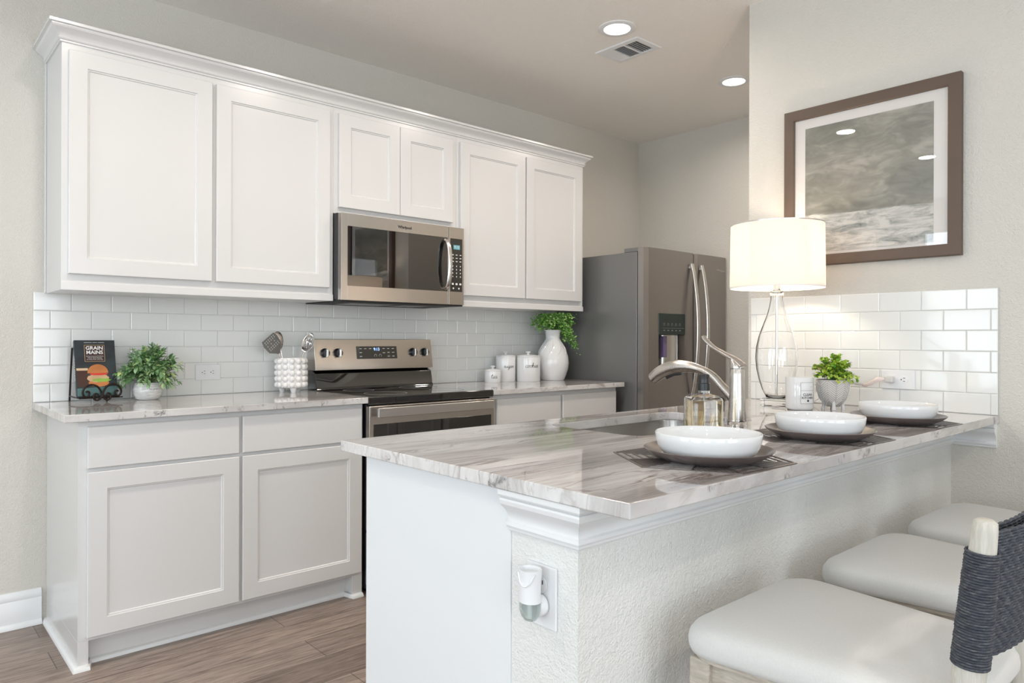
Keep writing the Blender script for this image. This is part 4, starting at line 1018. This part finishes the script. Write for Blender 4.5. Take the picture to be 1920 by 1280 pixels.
def canister(cx, cy, r, h, word, s, label, ang, zt):
    t = Thing('canister', label, 'canister', (cx, cy, CT), group='white lettered canisters')
    t.part('jar', MB().lathe([(.001, CT), (r-.003, CT), (r, CT+.004), (r, CT+h-.006), (r-.001, CT+h-.003), (.001, CT+h-.003)], (cx, cy, 0), 40), 'white_ceramic')
    ld_ = t.part('lid', MB().lathe([(r+.001, CT+h-.0025), (r+.001, CT+h+.001), (r-.006, CT+h+.005), (r*.5, CT+h+.010), (.001, CT+h+.012)], (cx, cy, 0), 40), 'white_ceramic')
    t.part('knob', MB().lathe([(.009, CT+h+.010), (.007, CT+h+.018), (.015, CT+h+.023), (.016, CT+h+.027), (.012, CT+h+.030), (.001, CT+h+.030)], (cx, cy, 0), 24), 'white_ceramic', ld_)
    t.part('lettering', script(word, s, cx, cy, r+.0004, ang, zt), 'ink', label='black script lettering')
canister(2.378, -.135, .0505, .074, 'tea', .014, 'smallest white ceramic canister, lettered tea, nearest the stove', math.radians(-120), CT+.027)
canister(2.512, -.105, .0630, .160, 'sugar', .013, 'white ceramic canister lettered sugar, between the tea and cookies canisters', math.radians(-112), CT+.088)
canister(2.638, -.180, .0770, .160, 'cookies', .0145, 'widest white ceramic canister, lettered cookies, in front of the vase', math.radians(-114), CT+.090)

# ------------------------------------------------------------------ faucet, soap
fx, fy = 1.487, -2.345
t = Thing('faucet', 'brushed nickel pull-out faucet with lever on top behind the sink', 'faucet', (fx, fy, CT))
t.part('base_ring', MB().lathe([(.030, CT), (.030, CT+.005), (.0285, CT+.006), (.0285, CT+.014), (.030, CT+.018), (.0295, CT+.022)], (fx, fy, 0), 32, cap0=True, cap1=True), 'chrome')
t.part('body', MB().lathe([(.028, CT+.022), (.0275, CT+.035), (.0250, CT+.060), (.0235, CT+.10), (.0225, CT+.150), (.0222, CT+.176), (.0215, CT+.177), (.0215, CT+.179), (.0222, CT+.180)], (fx, fy, 0), 36, cap0=True, cap1=True), 'faucet_steel', smooth=60)
sp_ = catmull([(fx, fy+.008, CT+.082), (fx, fy+.045, CT+.115), (fx, fy+.095, CT+.158), (fx, fy+.16, CT+.178), (fx, fy+.225, CT+.178), (fx, fy+.28, CT+.160), (fx, fy+.318, CT+.135)], 8)
L = len(sp_)
spo = t.part('spout', MB().tube(sp_, [.0165-.0035*math.sin(PI*min(1, i/(L*.62)))+.0065*math.sin(PI*max(0, (i-L*.42)/(L*.66))) for i in range(L)], 18), 'faucet_steel', smooth=60)
e0, e1 = Vector(sp_[-1]), (Vector(sp_[-1])-Vector(sp_[-3])).normalized()
t.part('spray_face', MB().tube([e0-e1*.002, e0+e1*.004], .0155, 16), 'dark_slot', spo)
t.part('spray_button', MB().tube([(fx, fy+.205, CT+.157), (fx, fy+.232, CT+.154), (fx, fy+.262, CT+.141)], .006, 8, flat=(1, .8)), 'black_plastic', spo, label='black spray button')
cap = t.part('lever_cap', MB().rings([[(fx+.0222*math.cos(2*PI*i/28), fy+.0222*math.sin(2*PI*i/28), CT+.1805+.010*0*i) for i in range(28)],
        [(fx+.0225*math.cos(2*PI*i/28), fy+.0225*math.sin(2*PI*i/28), CT+.196-.010*math.sin(2*PI*i/28)*-1) for i in range(28)],
        [(fx+.012*math.cos(2*PI*i/28), fy+.010+.012*math.sin(2*PI*i/28), CT+.212) for i in range(28)]]), 'faucet_steel', smooth=60)
lv = catmull([(fx, fy-.020, CT+.186), (fx, fy+.005, CT+.205), (fx, fy+.045, CT+.225), (fx, fy+.085, CT+.246), (fx, fy+.112, CT+.268), (fx, fy+.120, CT+.280)], 7)
L = len(lv)
t.part('lever', MB().tube(lv, [.020-.0105*min(1, i/(L*.5)) if i < L*.55 else .0095+.0025*math.sin(PI*(i/L-.55)/.45) for i in range(L-1)]+[.005], 14, flat=(.55, 1)), 'faucet_steel', cap, smooth=60)
# soap dispenser
sx_, sy_ = 1.296, -2.352
t = Thing('soap_dispenser', 'square clear glass soap bottle of amber liquid with black pump', 'soap dispenser', (sx_, sy_, CT))
A = math.radians(48-90)
def sq(h, z, rr=.006, n=3):
    return [(sx_+math.cos(A+.12)*x-math.sin(A+.12)*y, sy_+math.sin(A+.12)*x+math.cos(A+.12)*y, z) for x, y in rrect(-h, h, -h*.72, h*.72, min(rr, h*.5), n)]
def ck_(r, z, n=16): return [(sx_+r*math.cos(2*PI*i/n+A+.12+PI/16), sy_+r*math.sin(2*PI*i/n+A+.12+PI/16), z) for i in range(n)]
t.part('bottle', MB().rings([sq(.048, CT), sq(.0495, CT+.003), sq(.0495, CT+.098), sq(.046, CT+.104), ck_(.024, CT+.110), ck_(.017, CT+.113), ck_(.017, CT+.121), ck_(.0145, CT+.121), ck_(.0145, CT+.112), sq(.043, CT+.099), sq(.0455, CT+.094), sq(.0455, CT+.008), sq(.040, CT+.007)]), 'block_glass', smooth=40)
t.part('soap', MB().rings([sq(.0445, CT+.009), sq(.0445, CT+.093)]), 'amber_liquid', label='amber liquid soap', smooth=40)
pm = t.part('pump', MB().lathe([(.0175, CT+.1215), (.0175, CT+.142), (.0155, CT+.143), (.0155, CT+.165), (.013, CT+.168)], (sx_, sy_, 0), 28, cap0=True, cap1=True), 'black_plastic')
t.part('dip_tube', MB().lathe([(.0025, CT+.121), (.0025, CT+.02)], (sx_, sy_, 0), 8, cap0=True, cap1=True), 'soft_clear', pm)
t.part('nozzle', MB().tube([(sx_, sy_, CT+.160), (sx_+.028, sy_+.03, CT+.158)], .005, 8), 'black_plastic', pm)

# ------------------------------------------------------------------ place settings
CEN = [(.889, -2.628), (1.430, -2.628), (1.985, -2.628)]
ML = ['dark openwork hexagonal placemat under the nearest white bowl', 'dark openwork hexagonal placemat under the middle white bowl', 'dark openwork hexagonal placemat under the farthest white bowl, by the picture wall']
PL = ['dark brown plate under the nearest bowl, closest to the worktop corner', 'dark brown plate under the middle white bowl', 'dark brown plate under the farthest bowl, beside the tiled wall']
BL = ['white ceramic bowl nearest the camera, in front of the soap bottle', 'white ceramic bowl in the middle of the three on the bar', 'white ceramic bowl farthest away, near the outlet on the tiled wall']
MC = [(.905, -2.600), (1.460, -2.600), (2.015, -2.600)]
mt0 = pl0 = bw0 = None
for i in range(3):
    cx, cy = CEN[i]; mx, my = MC[i]
    if i == 0:
        t = Thing('placemat', ML[0], 'placemat', (mx, my, CT), group='hexagonal placemats', local=True); mt0 = t.o
        Rm = .200; hexp = [(Rm*math.cos(math.radians(57+60*k)), Rm*math.sin(math.radians(57+60*k))) for k in range(6)]
        ol = MB(); ln = MB()
        def strip(mb, p, q, w_, z0=.0004, z1=.0016):
            p, q = Vector(p), Vector(q); d = (q-p)
            if d.length < 1e-4: return
            n_ = Vector((-d.y, d.x)).normalized()*w_/2
            mb.prism([tuple(p+n_), tuple(p-n_), tuple(q-n_), tuple(q+n_)][::-1], z0, z1)
        for k in range(6):
            a_, b_ = Vector(hexp[k]), Vector(hexp[(k+1) % 6]); strip(ol, a_, b_, .005); strip(ol, (0, 0), a_, .004)
            for h_ in range(2):
                mid = (a_+b_)/2; p, q_ = (a_, mid) if h_ == 0 else (mid, b_)
                strip(ol, (0, 0), mid, .003)
                nl = 9
                for j in range(1, nl):
                    u = j/nl
                    if h_ == 0: strip(ln, Vector((0, 0)).lerp(p, u), q_.lerp(p, 0)*1.0 if False else (p.lerp(q_, 1)).lerp(p, u*0) if False else mid*u, .0030)
                    else: strip(ln, mid.lerp(b_, u), mid*(1-u), .0030)
        t.part('outline', ol, 'mat_vinyl', smooth=0); t.part('lattice', ln, 'mat_vinyl', smooth=0)
        t = Thing('plate', PL[0], 'plate', (cx, cy, CT+.002), group='dark brown plates', local=True); pl0 = t.o
        t.part('plate_body', MB().lathe([(.001, .003), (.085, .003), (.088, 0), (.094, .0), (.100, .002), (.125, .012), (.138, .022), (.141, .0255), (.139, .0265), (.134, .024), (.120, .015), (.100, .008), (.001, .007)], n=72), 'plate_glaze', smooth=50)
        ft = MB()
        for k in range(90):
            a = 2*PI*k/90; ft.box(-.0012, .0012, -.0012, .0012, -.0003, .003)
            for q_ in range(8): 
                v = ft.v[-8+q_]; ft.v[-8+q_] = (v[0]+.096*math.cos(a), v[1]+.096*math.sin(a), v[2]+.0005)
        t.part('ribbed_foot', ft, 'plate_glaze', smooth=0)['kind'] = 'stuff'
        t = Thing('bowl', BL[0], 'bowl', (cx, cy, CT+.010), group='white bowls', local=True); bw0 = t.o
        t.part('bowl_body', MB().lathe([(.001, .0), (.086, .0), (.094, .003), (.104, .012), (.111, .025), (.1145, .040), (.1155, .0515), (.1145, .0528), (.1125, .052), (.1105, .040), (.106, .026), (.098, .014), (.088, .008), (.001, .007)], n=72), 'white_ceramic', smooth=60)
    else:
        for src, lab, loc in ((mt0, ML[i], (mx, my, CT)), (pl0, PL[i], (cx, cy, CT+.002)), (bw0, BL[i], (cx, cy, CT+.010))):
            o = copy_tree(src); o['label'] = lab; o.location = loc

# ------------------------------------------------------------------ table lamp
lx, ly = 2.238, -2.078
t = Thing('table_lamp', 'clear glass table lamp with white drum shade, lit, on the bar', 'lamp', (lx, ly, CT))
hh = .052; A2 = math.radians(15)
def sqz(h, z): return [(lx+math.cos(A2)*x-math.sin(A2)*y, ly+math.sin(A2)*x+math.cos(A2)*y, z) for x, y in ((-h, -h), (h, -h), (h, h), (-h, h))]
t.part('base_block', MB().rings([sqz(hh, CT), sqz(hh, CT+.033)]), 'block_glass', bev=.003)
gp = [(.030, CT+.0335), (.040, CT+.036), (.055, CT+.065), (.068, CT+.105), (.078, CT+.150), (.082, CT+.195), (.079, CT+.240), (.069, CT+.285), (.053, CT+.330), (.038, CT+.370), (.029, CT+.405), (.025, CT+.43), (.024, CT+.447)]
t.part('glass_body', MB().lathe(gp+[(r-.003, h) for r, h in gp[::-1][:-1]]+[(.001, CT+.038), ], (lx, ly, 0), 48), 'clear_glass', smooth=70)
t.part('neck', MB().lathe([(.027, CT+.4475), (.028, CT+.452), (.028, CT+.462), (.024, CT+.466), (.016, CT+.467), (.014, CT+.474)], (lx, ly, 0), 28, cap0=True, cap1=True), 'block_glass')
t.part('rod', MB().lathe([(.0045, CT+.039), (.0045, CT+.4465)], (lx, ly, 0), 14, cap0=True, cap1=True), 'chrome')
sk = t.part('socket', MB().lathe([(.012, CT+.4745), (.013, CT+.50), (.015, CT+.53), (.015, CT+.56)], (lx, ly, 0), 20, cap0=True, cap1=True), 'trim_paint')
SZ0, SZ1 = 1.392, 1.646
sh = MB().lathe([(.183, SZ0), (.180, SZ1), (.1785, SZ1), (.1815, SZ0), (.183, SZ0)], (lx, ly, 0), 64)
so_ = t.part('lamp_shade', sh, 'shade_linen', smooth=60)
t.part('shade_trim', MB().lathe([(.1834, SZ0-.001), (.1834, SZ0+.003), (.1815, SZ0+.003), (.1810, SZ0-.001), (.1834, SZ0-.001)], (lx, ly, 0), 64), 'trim_paint', so_)
t.part('shade_trim', MB().lathe([(.1805, SZ1-.002), (.1805, SZ1+.002), (.178, SZ1+.002), (.178, SZ1-.002), (.1805, SZ1-.002)], (lx, ly, 0), 64), 'steel_handle', so_)
sd = MB()
for k in range(3):
    a = 2*PI*k/3; sd.tube([(lx, ly, SZ1-.012), (lx+.179*math.cos(a), ly+.179*math.sin(a), SZ1-.002)], .0015, 6)
sd.tube(catmull([(lx+.012, ly, CT+.56), (lx+.05, ly, CT+.62), (lx+.035, ly, SZ1-.03), (lx, ly, SZ1-.012)], 6), .0015, 6); sd.tube(catmull([(lx-.012, ly, CT+.56), (lx-.05, ly, CT+.62), (lx-.035, ly, SZ1-.03), (lx, ly, SZ1-.012)], 6), .0015, 6)
t.part('harp', sd, 'chrome', so_)
t.part('finial', MB().lathe([(.006, SZ1-.012), (.004, SZ1+.002), (.009, SZ1+.008), (.006, SZ1+.016), (.001, SZ1+.018)], (lx, ly, 0), 16, cap0=True), 'chrome', so_)
t.part('bulb', MB().lathe([(.012, CT+.5605), (.014, CT+.57), (.026, CT+.60), (.028, CT+.62), (.022, CT+.64), (.001, CT+.648)], (lx, ly, 0), 20), 'frosted_bulb', smooth=80)
pl = bpy.data.lights.new('bulb_light', 'POINT'); pl.energy = 5.5; pl.color = (1, .84, .68); pl.shadow_soft_size = .03
po = bpy.data.objects.new('bulb_light', pl); po.location = (lx, ly, CT+.615); COL.objects.link(po)
cd = catmull([(lx-.055, ly-.01, CT+.006), (lx-.10, ly-.09, CT+.0035), (lx-.20, ly-.15, CT+.003), (lx-.30, ly-.25, CT+.003), (lx-.36, ly-.31, CT+.003), (lx-.42, ly-.30, CT+.003)], 8)
t.part('cord', MB().tube(cd, .0022, 6), 'soft_clear', label='thin clear cord')

# candle
kx, ky = 2.176, -2.205
t = Thing('candle', 'white jar candle with a black-lettered label beside the lamp base', 'candle', (kx, ky, CT))
t.part('jar', MB().lathe([(.001, CT), (.044, CT), (.050, CT+.003), (.0515, CT+.010), (.0515, CT+.122), (.0505, CT+.124), (.0485, CT+.123), (.048, CT+.105), (.001, CT+.104)], (kx, ky, 0), 44), 'white_ceramic', smooth=60)
ka = math.radians(-118)
def onc(x, y, d=.0006): return (kx+(.0515+d)*math.cos(ka+x/.0515), ky+(.0515+d)*math.sin(ka+x/.0515), CT+.064+y)
lb = MB()
lbp = [[onc(-.028+.056*i/12, y, .0003) for i in range(13)] for y in (-.038, .042)]
lb.rings(lbp, False, False, False)
lab = t.part('paper_label', lb, 'white_plastic', smooth=60)
tl = text_mb('CLEAN', .0125, lambda x, y: onc(x, y-.004), bold=.0003); text_mb('KITCHEN', .0115, lambda x, y: onc(x, y-.016), mb=tl, bold=.0003); text_mb('no. 1', .005, lambda x, y: onc(x+.016, y+.026), mb=tl)
for (xa, xb, yy) in ((-.028, .028, .042), (-.028, .028, -.038), (-.028, .028, .012)):
    tl.rings([[onc(xa+(xb-xa)*i/10, yy+q_, .0007) for i in range(11)] for q_ in (-.0004, .0004)], False, False, False)
for xx in (-.028, .028):
    tl.rings([[onc(xx+q_, yy, .0007) for q_ in (-.0004, .0004)] for yy in (-.038, .042)], False, False, False)
tl.add([onc(.004*math.cos(a)*1.1, -.027+.004*math.sin(a)) for a in [2*PI*i/14 for i in range(14)]], [tuple(range(14))])
t.part('label_print', tl, 'ink', lab, smooth=0)

# ------------------------------------------------------------------ counter stools
def make_stool(label, loc):
    t = Thing('counter_stool', label, 'stool', loc, group='upholstered counter stools', local=True)
    # local: +y towards the bar, origin on the floor under the seat centre
    def outline(s, ins=0):
        P = []
        fw2, rw, fd, rd = .236-ins, .182-ins, .232-ins, -.236+ins
        cs = [(fw2, fd, .11), (-fw2, fd, .11), (-rw, rd, .05), (rw, rd, .05)]
        order = [(rw, rd), (fw2, fd), (-fw2, fd), (-rw, rd)]
        rad = [.045, .085, .085, .045]
        n = 4
        for i in range(4):
            p = Vector(order[i]); a = Vector(order[i-1]); b_ = Vector(order[(i+1) % 4]); r = rad[i]
            d1 = (a-p).normalized(); d2 = (b_-p).normalized()
            s0 = p+d1*r; s1 = p+d2*r
            for k in range(9):
                u = k/8; q_ = s0.lerp(p, u).lerp(p.lerp(s1, u), u); P.append((q_.x*s, q_.y*s))
        # subtle bow on the sides
        return P
    R = []
    for sc, z in ((.955, .588), (.985, .590), (1.0, .600), (1.004, .612), (.995, .625), (.965, .636), (.90, .643), (.78, .648), (.58, .652), (.32, .654), (.05, .655)):
        R.append([(x, y, z) for x, y in outline(sc)])
    t.part('seat', MB().rings(R), 'linen', smooth=70)
    R = [[(x, y, z) for x, y in outline(.955)] for z in (.580, .5875)]
    t.part('seat_board', MB().rings(R), 'stool_wood', smooth=40)
    fx_, rx_, fy_, ry_ = .190, .150, .190, -.205
    def post(p, q_, w0, w1):
        a, b_ = Vector(p), Vector(q_); mb = MB()
        def r4(c_, h): return [(c_.x-h, c_.y-h, c_.z), (c_.x+h, c_.y-h, c_.z), (c_.x+h, c_.y+h, c_.z), (c_.x-h, c_.y+h, c_.z)]
        return mb.rings([r4(a, w0), r4(b_, w1)])
    for s in (-1, 1):
        t.part('leg', post((s*(fx_+.018), fy_+.01, 0), (s*fx_, fy_, .5795), .015, .022), 'stool_wood', bev=.004)
    def bar(mb, p, q_, h, wd):
        a, b_ = Vector(p), Vector(q_); d = (b_-a).normalized(); n_ = Vector((-d.y, d.x, 0))*wd/2; z = Vector((0, 0, h/2))
        mb.add([a+n_+z, a-n_+z, a-n_-z, a+n_-z, b_+n_+z, b_-n_+z, b_-n_-z, b_+n_-z], [(0,1,2,3),(4,5,6,7),(0,1,5,4),(1,2,6,5),(2,3,7,6),(3,0,4,7)]); return mb
    for p, q_ in (((-fx_, fy_, .552), (-rx_, ry_, .552)), ((fx_, fy_, .552), (rx_, ry_, .552)), ((-fx_, fy_, .552), (fx_, fy_, .552)), ((-rx_, ry_, .552), (rx_, ry_, .552))):
        t.part('apron', bar(MB(), p, q_, .055, .026), 'stool_wood', bev=.002)
    for p, q_ in (((-fx_-.01, fy_+.006, .20), (fx_+.01, fy_+.006, .20)), ((-fx_-.01, fy_, .27), (-rx_-.01, ry_-.02, .27)), ((fx_+.01, fy_, .27), (rx_+.01, ry_-.02, .27)), ((-rx_, ry_-.02, .30), (rx_, ry_-.02, .30))):
        t.part('stretcher', bar(MB(), p, q_, .032, .02), 'stool_wood', bev=.002)
    def P_(s, z):  # rear post centre line
        u = max(0, (z-.55)/.37); v_ = max(0, (.55-z)/.55)
        return Vector((s*(.163+.002*u), -.228-.034*u-.045*v_**2, z))
    zs = [0, .15, .30, .45, .55, .62, .70, .78, .86, .905, .917, .921]
    rs = [.016, .018, .021, .024, .0245, .024, .0225, .021, .0185, .017, .0155, .010]
    for s in (-1, 1):
        po_ = t.part('back_post', MB().tube([P_(s, z) for z in zs], rs, 16), 'stool_post', smooth=50)
        wr = MB(); zz = .704
        while zz < .876:
            c0 = P_(s, zz); rr = .0243-.0035*(zz-.70)/.17+random.uniform(-.0004, .0006)
            ring = []
            wr.rings([[(c0.x+(rr+.0022*math.cos(b_))*math.cos(a), c0.y+(rr+.0022*math.cos(b_))*math.sin(a)-.05*0, c0.z+.0022*math.sin(b_)+.0015*math.sin(a)) for a in [2*PI*i/20 for i in range(20)]] for b_ in [2*PI*j/6 for j in range(7)]], True, False, False)
            zz += .0041
        w_ = t.part('rope_wrap', wr, 'rope', po_, smooth=70); w_['kind'] = 'stuff'
    # woven rope back: stacked twisted cords running from post to post
    wb = MB(); zz = .712; row = 0
    while zz < .904:
        for side, dy in ((1, .013), (-1, -.013)):
            pts = []; rr = []
            for i in range(57):
                u = -1+2*i/56; x = u*.150
                base = P_(1, zz); y = base.y+dy*(1-.15*abs(u))-.020*(1-u*u)
                tw = (i+row*1.0)*PI/2
                pts.append((x, y+.0010*math.cos(tw), zz+.0009*math.sin(tw))); rr.append(.0027+.0005*math.sin(tw))
            wb.tube(pts, rr, 6, caps=True)
        zz += .0046; row += 1
    t.part('woven_back', wb, 'rope', smooth=70)['kind'] = 'stuff'
    return t.o
SL = ['counter stool nearest the camera, rope-wrapped back, off-white seat under the near bowl', 'middle counter stool with off-white seat, between its two neighbours at the bar', 'farthest counter stool with off-white seat, closest to the picture wall']
s0 = make_stool(SL[0], (.880, -2.942, 0))
for i, x in ((1, 1.448), (2, 2.012)):
    o = copy_tree(s0); o['label'] = SL[i]; o.location = (x, -2.942, 0)
